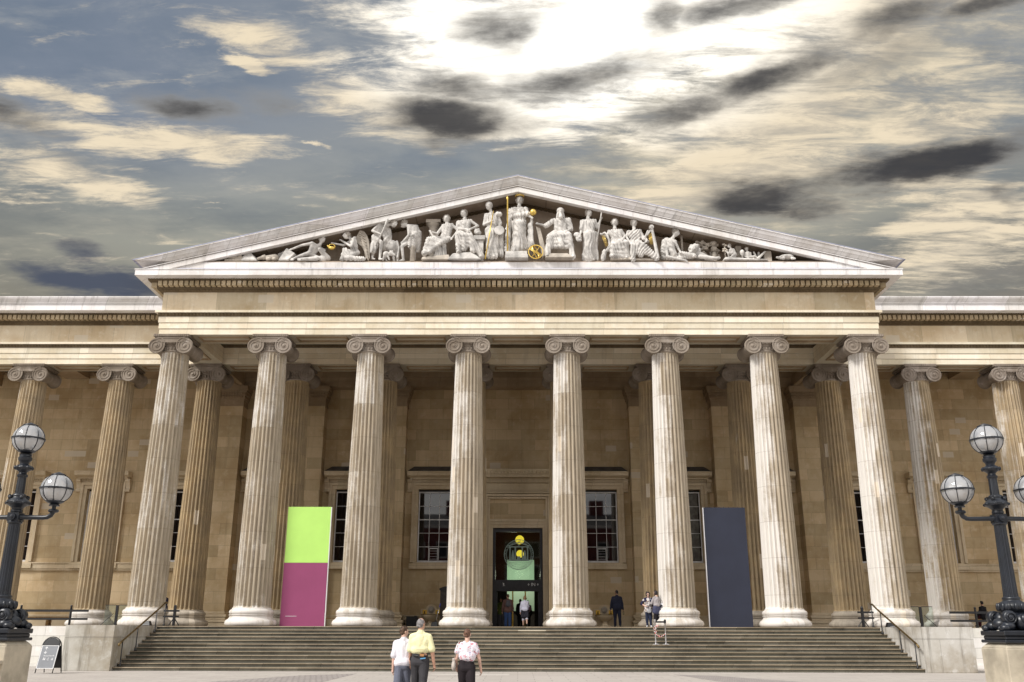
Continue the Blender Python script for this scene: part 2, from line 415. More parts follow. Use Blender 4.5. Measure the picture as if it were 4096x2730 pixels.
def column_stone(name, brown, ochre, white, lo=0.62, base=False):
    m, t, b = new_mat(name)
    oc = t.node('ShaderNodeTexCoord').outputs['Object']
    inf = t.node('ShaderNodeObjectInfo')
    amt, side, rnd = [t.sep(inf.outputs['Color'])[i] for i in range(3)]
    x, y, z = t.sep(oc)
    ofs = t.math('MULTIPLY', rnd, 57.0)
    zz_ = t.math('ADD', z, t.math('MULTIPLY', rnd, 1.3))
    drum = t.math('FLOOR', t.math('DIVIDE', zz_, 1.62))
    dn = t.white(t.comb(drum, ofs, 0))
    p = t.comb(t.math('ADD', t.math('MULTIPLY', x, 5.0), ofs), t.math('MULTIPLY', y, 5.0), t.math('MULTIPLY', z, 0.55))
    s1 = t.noise(p, 1.0, 7, 0.68)
    p2 = t.comb(t.math('ADD', x, ofs), y, t.math('MULTIPLY', z, 0.8))
    s2 = t.noise(p2, 1.1, 6, 0.65)
    f1 = t.noise(oc, 16, 5, 0.65)
    k = t.mix(t.ramp(s2, 0.35, 0.68), brown, ochre)
    k = t.mix(t.ramp(s1, 0.35, 0.75, 0, 0.55), k, tuple(q*0.5 for q in brown))
    k = t.mix(inf.outputs['Alpha'], k, t.mix(t.ramp(s1, .35, .7), (0.47,0.415,0.335), (0.31,0.265,0.205)))
    # lime-white washed areas: mostly on one side of the shaft, breaking up along drum joints
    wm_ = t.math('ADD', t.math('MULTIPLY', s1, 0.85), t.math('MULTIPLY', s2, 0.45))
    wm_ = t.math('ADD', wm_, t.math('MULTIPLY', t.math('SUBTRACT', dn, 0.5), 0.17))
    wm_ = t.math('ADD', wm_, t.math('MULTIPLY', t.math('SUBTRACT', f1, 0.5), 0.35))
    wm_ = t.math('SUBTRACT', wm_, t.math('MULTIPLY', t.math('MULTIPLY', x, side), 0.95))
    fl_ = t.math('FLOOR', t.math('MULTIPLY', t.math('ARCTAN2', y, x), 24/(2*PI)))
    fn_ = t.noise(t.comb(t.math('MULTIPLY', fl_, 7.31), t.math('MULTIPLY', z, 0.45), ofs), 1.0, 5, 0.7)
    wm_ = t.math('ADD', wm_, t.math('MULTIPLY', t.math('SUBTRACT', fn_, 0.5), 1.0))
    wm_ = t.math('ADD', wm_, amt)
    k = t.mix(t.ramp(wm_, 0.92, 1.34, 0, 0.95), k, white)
    fr = t.math('ABSOLUTE', t.math('SUBTRACT', t.math('FRACT', t.math('DIVIDE', zz_, 1.62)), 0.5))
    k = t.mix(t.ramp(fr, 0.4945, 0.499, 0, 0.65), k, tuple(q*0.35 for q in brown))
    cu = t.math('FLOOR', t.math('MULTIPLY', t.math('ARCTAN2', y, x), 24/(2*PI)))
    pw_ = t.white(t.comb(cu, t.math('FLOOR', t.math('MULTIPLY', z, 1.4)), ofs))
    k = t.mix(t.math('MULTIPLY', t.math('GREATER_THAN', pw_, 0.988), 0.75), k, (0.74, 0.66, 0.55))
    t.l.new(k, b.inputs['Base Color'])
    b.inputs['Roughness'].default_value = 0.88; b.inputs['Specular IOR Level'].default_value = 0.2
    bn = t.node('ShaderNodeBump'); bn.inputs[0].default_value = 0.35; bn.inputs[1].default_value = 0.02
    t.l.new(t.math('ADD', f1, s1), bn.inputs[2]); t.l.new(bn.outputs[0], b.inputs['Normal'])
    return m
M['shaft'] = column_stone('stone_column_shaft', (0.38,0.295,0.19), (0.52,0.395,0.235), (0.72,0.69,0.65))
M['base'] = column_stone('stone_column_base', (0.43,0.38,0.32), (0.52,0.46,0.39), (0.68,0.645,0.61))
M['cap'] = stone('stone_capital', (0.29,0.245,0.205), (0.185,0.148,0.115), (0.43,0.385,0.345), bw=9, bh=9, varb=0.0, streak=0.35, patch=1.0)
M['marble'] = plain('marble_statue', (0.56,0.535,0.505), 0.65, 0, 0.24, 2.2, 0.3, 0.15, 18)
M['marble_dim'] = plain('marble_weathered', (0.46,0.41,0.35), 0.7, 0, 0.2, 2.0, 0.3, 0.2, 14)
M['gold'] = plain('gilding', (0.80,0.57,0.15), 0.36, 0.75, 0.1, 5.0)
M['lead'] = plain('lead_flashing', (0.36,0.38,0.52), 0.55, 0.2, 0.15, 1.2)
M['slate'] = plain('slate_roof', (0.10,0.095,0.09), 0.6, 0, 0.2, 2.0)
M['hood'] = plain('lead_hood', (0.075,0.07,0.066), 0.7, 0, 0.25, 2.0)
M['iron'] = plain('painted_iron', (0.008,0.011,0.018), 0.38, 0.0, 0.25, 6.0, 0.6, 0.12, 30)
M['black'] = plain('black_paint', (0.012,0.012,0.014), 0.4, 0, 0.2, 4.0)
M['doorblack'] = plain('dark_door_paint', (0.016,0.016,0.022), 0.35, 0, 0.2, 4.0)
M['whitepaint'] = plain('white_paint', (0.72,0.72,0.73), 0.5, 0, 0.08, 4.0)
M['brass'] = plain('aged_brass', (0.20,0.14,0.06), 0.35, 0.8, 0.25, 6.0)
M['brassy'] = plain('polished_brass', (0.85,0.55,0.10), 0.3, 0.8, 0.15, 6.0)
M['chrome'] = plain('brushed_steel', (0.68,0.68,0.70), 0.25, 0.9, 0.08, 8.0)
M['wood'] = plain('oiled_wood', (0.28,0.155,0.05), 0.5, 0, 0.3, 9.0)
M['darkwood'] = plain('dark_brown_wood', (0.055,0.042,0.034), 0.5, 0, 0.25, 8.0)
M['lime'] = plain('lime_green_sheet', (0.45,0.74,0.165), 0.55, 0, 0.03, 0.8, 0.3, 0.03, 6)
M['magenta'] = plain('magenta_sheet', (0.275,0.06,0.145), 0.55, 0, 0.04, 0.8, 0.3, 0.03, 6)
M['navy'] = plain('navy_sheet', (0.021,0.025,0.045), 0.6, 0, 0.08, 0.8, 0.4, 0.03, 6)
M['sheetedge'] = plain('white_edge', (0.78,0.78,0.80), 0.5, 0, 0.04, 2.0)
M['granite'] = plain('granite_pedestal', (0.46,0.405,0.315), 0.7, 0, 0.2, 2.2, 0.3, 0.15, 60)
M['cap_green'] = plain('mint_wall', (0.46,0.66,0.52), 0.8, 0, 0.04, 0.8)

def glass_dark(name):
    m, t, b = new_mat(name)
    oc = t.node('ShaderNodeNewGeometry').outputs['Position']
    b.inputs['Base Color'].default_value = (0.006, 0.006, 0.009, 1); b.inputs['Roughness'].default_value = 0.02
    b.inputs['IOR'].default_value = 1.75
    bn = t.node('ShaderNodeBump'); bn.inputs[0].default_value = 0.05; bn.inputs[1].default_value = 0.05
    t.l.new(t.noise(oc, 1.6, 2, 0.5), bn.inputs[2]); t.l.new(bn.outputs[0], b.inputs['Normal'])
    return m
M['glass'] = glass_dark('window_glass')
def glass_clear(name, tint=(0.9, 0.93, 0.92), ior=1.5, keep=0.0):
    m = bpy.data.materials.new(name); m.use_nodes = True; t = NT(m.node_tree)
    for n in list(t.n): t.n.remove(n)
    o = t.node('ShaderNodeOutputMaterial'); tr = t.node('ShaderNodeBsdfTransparent'); gl = t.node('ShaderNodeBsdfGlossy')
    fr = t.node('ShaderNodeFresnel'); fr.inputs[0].default_value = ior
    tr.inputs[0].default_value = (*tint, 1); gl.inputs['Roughness'].default_value = 0.02
    mx = t.node('ShaderNodeMixShader')
    f = t.math('ADD', fr.outputs[0], keep)
    t.l.new(f, mx.inputs[0]); t.l.new(tr.outputs[0], mx.inputs[1]); t.l.new(gl.outputs[0], mx.inputs[2])
    t.l.new(mx.outputs[0], o.inputs[0])
    return m
M['clear'] = glass_clear('door_glass', (0.85, 0.92, 0.88), 1.6)
M['screenglass'] = glass_clear('screen_glass', (0.88, 0.93, 0.90), 1.4)
def lamp_glass():
    m = glass_clear('lantern_glass', (0.93, 0.94, 0.95), 1.55, 0.28)
    t = NT(m.node_tree); o = [n for n in t.n if n.type == 'OUTPUT_MATERIAL'][0]; src = o.inputs[0].links[0].from_socket
    df = t.node('ShaderNodeBsdfDiffuse'); df.inputs[0].default_value = (0.80, 0.81, 0.84, 1)
    mx = t.node('ShaderNodeMixShader'); mx.inputs[0].default_value = 0.30
    t.l.new(src, mx.inputs[1]); t.l.new(df.outputs[0], mx.inputs[2]); t.l.new(mx.outputs[0], o.inputs[0])
    return m
M['lampglass'] = lamp_glass()
M['lampinner'] = plain('lantern_inner', (0.75,0.74,0.70), 0.5, 0, 0.15, 10)
def emit(name, c, s):
    m, t, b = new_mat(name)
    b.inputs['Base Color'].default_value = (*c, 1); b.inputs['Emission Color'].default_value = (*c, 1)
    b.inputs['Emission Strength'].default_value = s
    return m
M['bulb'] = emit('glowing_globe', (1.0, 0.72, 0.06), 1.15)

def paving(name, c1, c2, bw, bh, rot=0.0, stainc=(0.25,0.22,0.2), mort=0.012):
    m, t, b = new_mat(name)
    pos = t.node('ShaderNodeNewGeometry').outputs['Position']
    p = t.mapping(pos, rot=(0, 0, rot))
    br = t.node('ShaderNodeTexBrick'); t.l.new(p, br.inputs['Vector'])
    br.inputs['Scale'].default_value = 1; br.inputs['Brick Width'].default_value = bw; br.inputs['Row Height'].default_value = bh
    br.inputs['Mortar Size'].default_value = mort; br.inputs['Color1'].default_value = (*c1, 1); br.inputs['Color2'].default_value = (*c2, 1)
    br.inputs['Mortar'].default_value = (*[x*0.62 for x in c1], 1)
    n1 = t.noise(pos, 0.35, 6, 0.65); n2 = t.noise(pos, 3.0, 6, 0.65); n3 = t.noise(pos, 30, 3, 0.6)
    k = t.mix(t.ramp(n1, 0.45, 0.75, 0, 0.35), br.outputs[0], stainc)
    k = t.mix(t.ramp(n2, 0.5, 0.8, 0, 0.35), k, tuple(x*0.72 for x in c1))
    k = t.mix(t.ramp(n3, 0.6, 0.85, 0, 0.25), k, tuple(x*0.5 for x in c1))
    t.l.new(k, b.inputs['Base Color']); b.inputs['Roughness'].default_value = 0.8
    bn = t.node('ShaderNodeBump'); bn.inputs[0].default_value = 0.3; bn.inputs[1].default_value = 0.02
    t.l.new(t.math('SUBTRACT', n2, br.outputs['Fac']), bn.inputs[2]); t.l.new(bn.outputs[0], b.inputs['Normal'])
    return m
M['pave'] = paving('york_stone_paving', (0.40,0.365,0.335), (0.45,0.415,0.38), 1.1, 0.75, 0.0, (0.36,0.32,0.29))
M['cobble'] = paving('granite_setts', (0.30,0.27,0.26), (0.40,0.36,0.34), 0.24, 0.14, 0.5, (0.25,0.22,0.21), 0.02)
M['kerb'] = paving('pale_slab', (0.50,0.465,0.425), (0.53,0.495,0.46), 1.6, 1.2)
def step_mats():
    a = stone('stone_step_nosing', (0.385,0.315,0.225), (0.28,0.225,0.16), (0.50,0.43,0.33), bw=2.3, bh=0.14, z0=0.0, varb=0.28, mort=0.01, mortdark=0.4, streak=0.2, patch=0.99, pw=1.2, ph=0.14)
    b = stone('stone_step_riser_shaded', (0.185,0.175,0.138), (0.115,0.11,0.088), (0.27,0.25,0.195), bw=2.3, bh=0.14, z0=0.0, varb=0.2, mort=0.01, mortdark=0.4, streak=0.5, patch=1.0)  # shadow under the nosings is put into this darker riser colour
    return [a, b]
M['steps'] = step_mats()

# ------------------------------------------------------------------ ground
ZF = 1.68                       # portico floor
S = 4.8056                      # column spacing
D1, D2, WY = 43.014, 48.208, 53.1
g = MB(); g.add([(-400,-300,0),(400,-300,0),(400,500,0),(-400,500,0)], [(0,1,2,3)])
tag(g.build('ground', M['pave']), kind='structure')
for pts in ([(-5.9,35.6),(-7.6,34.2),(-9.4,29.9),(-11.5,22),(-8,20),(-6.0,30.0)], [(5.7,35.6),(7.0,34.6),(9.0,30.5),(11.5,22),(8.5,20),(6.4,30.4)]):
    c = MB(); c.prism(pts, 0.0005, 0.004, 'z'); tag(c.build('setts_path', M['cobble']), kind='structure')
c = MB(); c.box(-3.4,-0.3,34.6,35.6,0.0005,0.006); tag(c.build('pale_slab_path', M['kerb']), kind='structure')

# ------------------------------------------------------------------ the museum building
BL = thing('museum_building', (0, 48, 0), 'neoclassical stone museum with an Ionic portico, sculpted pediment and colonnaded wings', 'museum')
def part(name, mb, mat, smooth=False, **k): return mb.build(name, mat, BL, smooth, **k)

XE = 17.5
def r(z): return z + ZF
FY, WFY = 42.294, 47.488
def beam(x0, x1, y0, y1, front=True, ends=(0, 0)):
    m = MB()
    for i, (a, b_) in enumerate(((13.55,13.848),(13.852,14.148),(14.152,14.45))):
        p = 0.035*i
        m.box(x0 - ends[0]*p, x1 + ends[1]*p, y0 - (p if front else 0), y1, r(a), r(b_))
    return m
# architrave beams
a = beam(-XE, XE, FY, 43.74, True, (1, 1))
for s in (-1, 1):
    for i, (z0, z1) in enumerate(((13.55,13.848),(13.852,14.148),(14.152,14.45))):
        p = 0.035*i
        x0, x1 = sorted((s*15.95, s*(XE + p))); a.box(x0, x1, 43.74, 47.36, r(z0), r(z1))
part('architrave', a, M['arch'])
part('architrave', beam(-36, 36, WFY, 48.93), M['arch'])
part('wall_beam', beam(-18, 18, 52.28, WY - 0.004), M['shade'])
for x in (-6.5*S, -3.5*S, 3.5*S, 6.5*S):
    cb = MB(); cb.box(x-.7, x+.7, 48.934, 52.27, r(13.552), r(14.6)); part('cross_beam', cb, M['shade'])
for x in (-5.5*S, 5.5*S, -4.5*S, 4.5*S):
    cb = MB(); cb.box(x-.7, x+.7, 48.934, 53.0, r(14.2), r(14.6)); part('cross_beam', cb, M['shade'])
# carved bands (bed mouldings of architrave)
def band(x0, x1, yf, z0, z1, back, pitch=0.17, p0=0.07, p1=0.2):
    m = MB()
    m.prism([(yf - p0, r(z0)), (yf - p0 - 0.02, r(z0 + 0.02)), (yf - p1 + 0.06, r(z1 - 0.02)), (yf - p1 + 0.06, r(z1)), (back, r(z1)), (back, r(z0))], x0, x1, 'x')
    n = int((x1 - x0)/pitch)
    h = z1 - z0
    for i in range(n):
        x = x0 + (i + .5)*(x1 - x0)/n; w = pitch*0.3
        yb = yf - p0 - 0.02
        m.hexa([(x-w*.6, yb-.03, r(z0+.15*h)), (x+w*.6, yb-.03, r(z0+.15*h)), (x+w*.6, yb+.05, r(z0+.15*h)), (x-w*.6, yb+.05, r(z0+.15*h))],
               [(x-w, yf-p1-.0, r(z1-.12*h)), (x+w, yf-p1-.0, r(z1-.12*h)), (x+w, yf-p1+.12, r(z1-.12*h)), (x-w, yf-p1+.12, r(z1-.12*h))])
    return m
ZB0, ZB1 = 14.451, 14.625
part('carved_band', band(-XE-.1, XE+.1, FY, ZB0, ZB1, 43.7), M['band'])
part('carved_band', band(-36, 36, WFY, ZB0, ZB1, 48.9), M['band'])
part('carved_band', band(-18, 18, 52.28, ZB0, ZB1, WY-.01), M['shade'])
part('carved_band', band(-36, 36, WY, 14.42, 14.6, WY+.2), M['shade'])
f = MB(); f.box(-XE-.22, XE+.22, FY-.22, 43.7, r(14.627), r(14.742)); part('architrave_fillet', f, M['arch'])
f = MB(); f.box(-36, 36, WFY-.22, 48.9, r(14.627), r(14.742)); part('architrave_fillet', f, M['arch'])
# frieze
f = MB(); f.box(-XE, XE, FY, 58, r(14.744), r(15.735)); part('frieze', f, M['ent'])
for s in (-1, 1):
    x0, x1 = sorted((s*(XE+.002), s*36)); f = MB(); f.box(x0, x1, WFY, 58, r(14.746), r(15.752)); part('frieze', f, M['ent'])
# cornice of portico
part('carved_band', band(-XE-.12, XE+.12, FY, 15.737, 15.83, 43.7, 0.15, 0.04, 0.2), M['band'])
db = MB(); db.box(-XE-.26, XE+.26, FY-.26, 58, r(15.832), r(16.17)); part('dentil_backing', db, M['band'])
dn = MB(); n = 136
for i in range(n):
    x = -17.66 + (i + .5)*(35.32/n); dn.box(x-.092, x+.092, 41.752, 42.03, r(15.915), r(16.152))
for s in (-1, 1):
    for i in range(16):
        y = 42.0 + i*0.26
        x0, x1 = sorted((s*(XE+.26), s*(XE+.53))); dn.box(x0, x1, y, y+.18, r(15.915), r(16.152))
part('dentil_course', dn, M['dent'])
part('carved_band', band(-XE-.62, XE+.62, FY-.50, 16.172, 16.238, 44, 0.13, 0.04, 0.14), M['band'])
co = MB(); co.box(-XE-1.08, XE+1.08, 41.214, 58, r(16.24), r(16.52)); co.box(-XE-1.11, XE+1.11, 41.184, 58, r(16.523), r(16.56))
part('cornice', co, M['corn'])
gu = MB(); gu.box(-16.55, 16.55, 41.255, 42, r(16.562), r(16.612)); part('gutter_flashing', gu, M['lead'])
lg = MB(); lg.box(-16.9, 16.9, 41.29, 42.9, r(16.614), r(16.93)); part('pediment_ledge', lg, M['corn'])
lg = MB(); lg.box(-15.6, 15.6, 41.42, 42.9, r(16.932), r(17.042)); part('sculpture_floor', lg, M['tymp'])  # dark stone colour deepens the recess shade by cutting light bounced onto the figures
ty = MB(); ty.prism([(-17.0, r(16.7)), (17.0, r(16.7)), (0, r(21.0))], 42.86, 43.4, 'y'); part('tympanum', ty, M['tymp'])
# raking cornice: stacked chevrons
SL = (21.5 - 16.93)/18.73
def chevron(m, b_, t_, y0, y1, zmin, yb0=None):
    # band between two sloping lines, clipped level at zmin
    for s in (-1, 1):
        xt = (t_ - zmin)/SL; xb = (b_ - zmin)/SL
        poly = [(0, r(b_)), (0, r(t_)), (s*xt, r(zmin)), (s*xb, r(zmin))]
        if yb0 is None: m.prism(poly, y0, y1, 'y')
        else:
            A = [(0, yb0, r(b_)), (0, y0, r(t_)), (s*xt, y0, r(zmin)), (s*xb, yb0, r(zmin))]
            B = [(p[0], y1, p[1]) for p in poly]
            m.add(A + B, [(0,1,2,3),(7,6,5,4)] + [(i, (i+1) % 4, 4+(i+1) % 4, 4+i) for i in range(4)])
rk = MB()
chevron(rk, 20.70, 20.96, 41.214, 41.50, 16.562)
chevron(rk, 20.962, 20.995, 41.42, 44, 16.562)
chevron(rk, 20.997, 21.03, 41.16, 44, 16.562)
chevron(rk, 21.032, 21.06, 41.34, 44, 16.562)
sm = MB()
chevron(sm, 21.062, 21.22, 41.06, 44, 16.93, 41.16)
chevron(sm, 21.222, 21.40, 40.98, 44, 16.93, 41.05)
chevron(sm, 21.403, 21.46, 40.95, 44, 16.93)
part('sima', sm, M['sima'])
part('raking_cornice', rk, M['corn'])
so = MB(); chevron(so, 20.87, 20.958, 41.503, 42.85, 16.95); part('raking_soffit', so, M['tymp'])  # soffit shade is put into the colour: tympanum stone replaces cornice white
rl = MB(); chevron(rl, 21.462, 21.492, 40.94, 44, 16.93); part('raking_flashing', rl, M['lead'])
ds = MB()
for s in (-1, 1):
    for i in range(2, 68):
        x = s*i*0.235; zc = 20.80 - abs(x)*SL
        if zc < 17.15: continue
        ds.hexa([(x-.08, 42.70, r(zc-.07-SL*s*-.08)), (x+.08, 42.70, r(zc-.07-SL*s*.08)), (x+.08, 42.9, r(zc-.07-SL*s*.08)), (x-.08, 42.9, r(zc-.07+SL*s*.08))],
                [(x-.08, 42.70, r(zc+.05+SL*s*.08)), (x+.08, 42.70, r(zc+.05-SL*s*.08)), (x+.08, 42.9, r(zc+.05-SL*s*.08)), (x-.08, 42.9, r(zc+.05+SL*s*.08))])
chevron(ds, 20.76, 20.868, 42.78, 43.0, 16.95)
part('raking_dentils', ds, M['band'])
rf = MB()
for s in (-1, 1):
    rf.add([(0, 41.0, r(21.475)), (s*18.6, 41.0, r(16.94)), (s*18.6, 62, r(16.94)), (0, 62, r(21.475)),
            (0, 41.0, r(21.462)), (s*18.6, 41.0, r(16.925)), (s*18.6, 62, r(16.925)), (0, 62, r(21.462))],
           [(0,1,2,3),(4,5,6,7),(0,1,5,4),(1,2,6,5),(2,3,7,6),(3,0,4,7)])
part('roof', rf, M['lead'])
# cornice of the wings
for s in (-1, 1):
    lo, hi = sorted((s*(XE+.29), s*36)); lo2, hi2 = sorted((s*(XE+.004), s*36))
    part('carved_band', band(lo2, hi2, WFY, 15.754, 15.85, 48.9, 0.15, 0.04, 0.2), M['band'])
    m = MB(); m.box(lo2, hi2, WFY-.26, 58, r(15.853), r(16.19)); part('dentil_backing', m, M['band'])
    m = MB(); n = 70
    for i in range(n):
        x = s*(XE + .3 + i*0.2597); m.box(x-.092, x+.092, WFY-.54, WFY-.25, r(15.94), r(16.178))
    part('dentil_course', m, M['dent'])
    part('carved_band', band(lo2, hi2, WFY-.50, 16.194, 16.262, 49, 0.13, 0.04, 0.14), M['band'])
    m = MB(); m.box(lo2, hi2, WFY-1.08, 58, r(16.265), r(16.56)); m.box(lo2, hi2, WFY-1.1, 58, r(16.563), r(16.60)); m.box(lo2, hi2, WFY-1.14, 58, r(16.63), r(16.665))
    m.box(lo2, hi2, WFY-.98, 58, r(16.602), r(16.628)); part('cornice', m, M['corn']); m = MB()
    m.prism([(WFY-1.14, r(16.668)), (WFY-1.27, r(16.86)), (WFY-1.3, r(16.93)), (WFY-1.3, r(16.985)), (58, r(16.985)), (58, r(16.668))], lo2, hi2, 'x')
    part('sima', m, M['sima'])
# ceilings and soffit panels
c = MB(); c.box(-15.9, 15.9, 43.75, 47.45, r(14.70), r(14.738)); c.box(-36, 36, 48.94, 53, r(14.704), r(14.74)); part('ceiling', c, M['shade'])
sp = MB()
def panel(x0, x1, y0, y1, z, w=0.09, h=0.05):
    sp.box(x0, x1, y0, y0+w, z-h, z-.001); sp.box(x0, x1, y1-w, y1, z-h, z-.001)
    sp.box(x0, x0+w, y0+w, y1-w, z-h, z-.001); sp.box(x1-w, x1, y0+w, y1-w, z-h, z-.001)
    sp.box(x0+w, x1-w, y0+w+.1, y0+w+.14, z-.03, z-.001); sp.box(x0+w, x1-w, y1-w-.14, y1-w-.1, z-.03, z-.001)
for k in range(-3, 4):
    panel(k*S-1.25, k*S+1.25, 42.6, 43.42, r(13.55))
for k in range(-7, 8):
    panel(k*S-1.25, k*S+1.25, 47.8, 48.62, r(13.55))
for s in (-1, 1):
    panel(s*16.7-.4, s*16.7+.4, 44.4, 46.6, r(13.55)); panel(s*3.5*S-.4, s*3.5*S+.4, 49.4, 51.8, r(13.552))
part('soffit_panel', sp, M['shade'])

# back wall with its openings
wl = MB(); xs = []; holes = []
for k in (-6, -5, -4, -3, -2, -1, 1, 2, 3, 4, 5, 6): holes.append((k*S-.93, k*S+.93, 5.18, 9.31))
holes.append((-1.42, 1.42, ZF, 7.11)); holes.sort()
x = -36
for (a_, b_, z0, z1) in holes:
    wl.box(x, a_, WY, WY+.8, ZF, r(16.0))
    if z0 > ZF + .01: wl.box(a_, b_, WY, WY+.8, ZF, z0)
    wl.box(a_, b_, WY, WY+.8, z1, r(16.0)); x = b_
wl.box(x, 36, WY, WY+.8, ZF, r(16.0))
part('wall', wl, M['wall'])
ba = MB()
segs = [(-36, -1.98), (1.98, 36)]
for (a_, b_) in segs: ba.box(a_, b_, WY-.10, WY-.001, r(0), r(.42)); ba.box(a_, b_, WY-.06, WY-.001, r(.422), r(.56)); ba.box(a_, b_, WY-.09, WY-.001, r(.562), r(.64))
part('wall_base', ba, M['trim'])
for s in (-1, 1):
    m = MB(); lo, hi = sorted((s*(3.5*S+.8), s*36))
    m.box(lo, hi, WY-.13, WY-.001, r(3.12), r(3.40)); m.box(lo, hi, WY-.17, WY-.001, r(3.402), r(3.47)); m.box(lo, hi, WY-.09, WY-.001, r(3.02), r(3.118))
    part('string_course', m, M['trim'])
# pilasters
for k in (-3.5, -2.5, -1.5, 1.5, 2.5, 3.5):
    x = k*S; m = MB(); hw = .72; y = 52.2
    p = m; p.box(x-hw, x+hw, y, WY-.003, r(.8), r(12.35))
    pil = part('pilaster', p, M['wall'])
    q = MB()
    for (e, z0, z1) in ((.20,0,.22),(.24,.222,.36),(.12,.362,.5),(.17,.502,.66),(.06,.662,.8)):
        q.box(x-hw-e, x+hw+e, y-e, WY-.12, r(z0), r(z1-.002))
    q.build('base', M['trim'], pil, bevel=.02)
    q = MB()
    for (e, z0, z1) in ((.035,12.352,12.42),(.01,12.422,12.72),(.05,12.722,12.80),(.10,12.802,12.98),(.15,12.982,13.16),(.20,13.162,13.3),(.24,13.302,13.54)):
        q.box(x-hw-e, x+hw+e, y-e, WY-.01, r(z0), r(z1-.002))
    for i in range(11):
        xx = x-.78+i*.156
        q.box(xx-.045, xx+.045, y-.17, y-.09, r(12.83), r(12.95)); q.box(xx-.05, xx+.05, y-.22, y-.14, r(13.0), r(13.13))
    q.build('capital', M['shade'], pil)
# windows
def window(k, hood):
    x = k*S; w = MB()
    # moulded stone architrave round the opening
    for (e0, e1, pr) in ((.0,.20,.10),(.20,.36,.18)):
        w.box(x-.93-e1, x-.93-e0, WY-pr, WY-.001, 5.181, 9.31+e0); w.box(x+.93+e0, x+.93+e1, WY-pr, WY-.001, 5.181, 9.31+e0)
        w.box(x-.93-e1, x+.93+e1, WY-pr, WY-.001, 9.312+e0, 9.31+e1)
    o = part('window', w, M['trim'])
    h = MB(); t = 9.70
    h.box(x-1.32, x+1.32, WY-.12, WY-.002, t, t+.16)
    h.box(x-1.42, x+1.42, WY-.30, WY-.002, t+.162, t+.24)
    h.prism([(WY-.34, t+.242), (WY-.60, t+.33), (WY-.62, t+.48), (WY-.66, t+.50), (WY-.66, t+.56), (WY-.002, t+.56), (WY-.002, t+.242)], x-1.56, x+1.56, 'x')
    for i in range(26):
        xx = x-1.25+i*.1; h.box(xx-.028, xx+.028, WY-.19, WY-.12, t+.06, t+.15)
    for s in (-1, 1):
        cx = x+s*1.43
        h.prism([(WY-.002, t-.52), (WY-.12, t-.58), (WY-.17, t-.48), (WY-.13, t-.36), (WY-.20, t-.1), (WY-.28, t+.16), (WY-.002, t+.16)], cx-.125, cx+.125, 'x')
        h.lathe([(.085, cx-.13), (.085, cx+.13)], 12, (0, WY-.12, t-.5), 'x'); h.lathe([(.10, cx-.13), (.10, cx+.13)], 12, (0, WY-.22, t+.06), 'x')
    h.build('hood', M['trim'], o)
    if hood:
        q = MB(); q.add([(x-1.55, WY-.64, t+.562), (x+1.55, WY-.64, t+.562), (x+1.55, WY-.01, t+.562), (x-1.55, WY-.01, t+.562), (x-1.22, WY-.02, t+.93), (x+1.22, WY-.02, t+.93)],
              [(0,1,5,4), (1,2,5), (3,0,4), (2,3,4,5), (0,3,2,1)]); q.build('hood_roof', M['hood'], o)
    q = MB(); q.box(x-1.34, x+1.34, WY-.2, WY-.003, 4.82, 5.12)
    q.box(x-1.1, x+1.1, WY-.1, WY+.3, 5.122, 5.178); q.build('sill', M['trim'], o)
    q = MB(); y0 = WY+.30
    q.box(x-.93, x+.93, y0+.03, y0+.05, 5.2, 9.3); q.build('glass_pane', M['glass'], o)
    q = MB(); fw = .065
    q.box(x-.928, x-.928+fw, y0-.04, y0+.028, 5.182, 9.2); q.box(x+.928-fw, x+.928, y0-.04, y0+.028, 5.182, 9.2)
    q.box(x-.86, x+.86, y0-.04, y0+.028, 9.13, 9.2); q.box(x-.86, x+.86, y0-.05, y0+.028, 5.182, 5.3)
    for i in (1, 2): xx = x-.86+i*1.72/3; q.box(xx-.014, xx+.014, y0-.01, y0+.026, 5.3, 9.13)
    for zz, t2 in ((6.07,.014),(6.84,.014),(7.6,.028),(8.37,.014)): q.box(x-.86, x+.86, y0-.014, y0+.027, zz-t2, zz+t2)
    if hood and abs(k) == 1:
        xx = x-.86+1.72/3
        q.box(xx+.03, xx+.06, y0-.03, y0+.027, 5.32, 6.0); q.box(xx+.50, xx+.53, y0-.03, y0+.027, 5.32, 6.0); q.box(xx+.06, xx+.5, y0-.03, y0+.027, 5.95, 6.0)
        for i in range(4): q.box(xx+.07, xx+.49, y0-.02, y0+.02, 5.38+i*.15, 5.392+i*.15)
    q.build('glazing_bars', M['whitepaint'], o)
    q = MB(); q.box(x-.93, x+.93, WY+.26, WY+.34, 9.2, 9.308); q.box(x-1.0, x+1.0, WY+.5, WY+.79, 5.1, 9.35); q.build('blind_box', M['black'], o)
    if k == 2:
        q = MB(); n = 40
        top = [(x-.8+1.6*i/n, y0+.028 - .004*math.sin(i*1.3)) for i in range(n+1)]
        vs = [(a_[0], a_[1]-.002, 5.35) for a_ in top] + [(a_[0], a_[1]-.002, 9.1) for a_ in top]
        q.add(vs, [(i, i+1, n+2+i, n+1+i) for i in range(n)])
        q.build('net_curtain', M['curtain'], o)
M['curtain'] = plain('net_curtain_cloth', (0.16,0.155,0.14), 0.9, 0, 0.25, 3.0)
for k in (-6, -5, -4, -3, -2, -1, 1, 2, 3, 4, 5, 6): window(k, abs(k) <= 3)

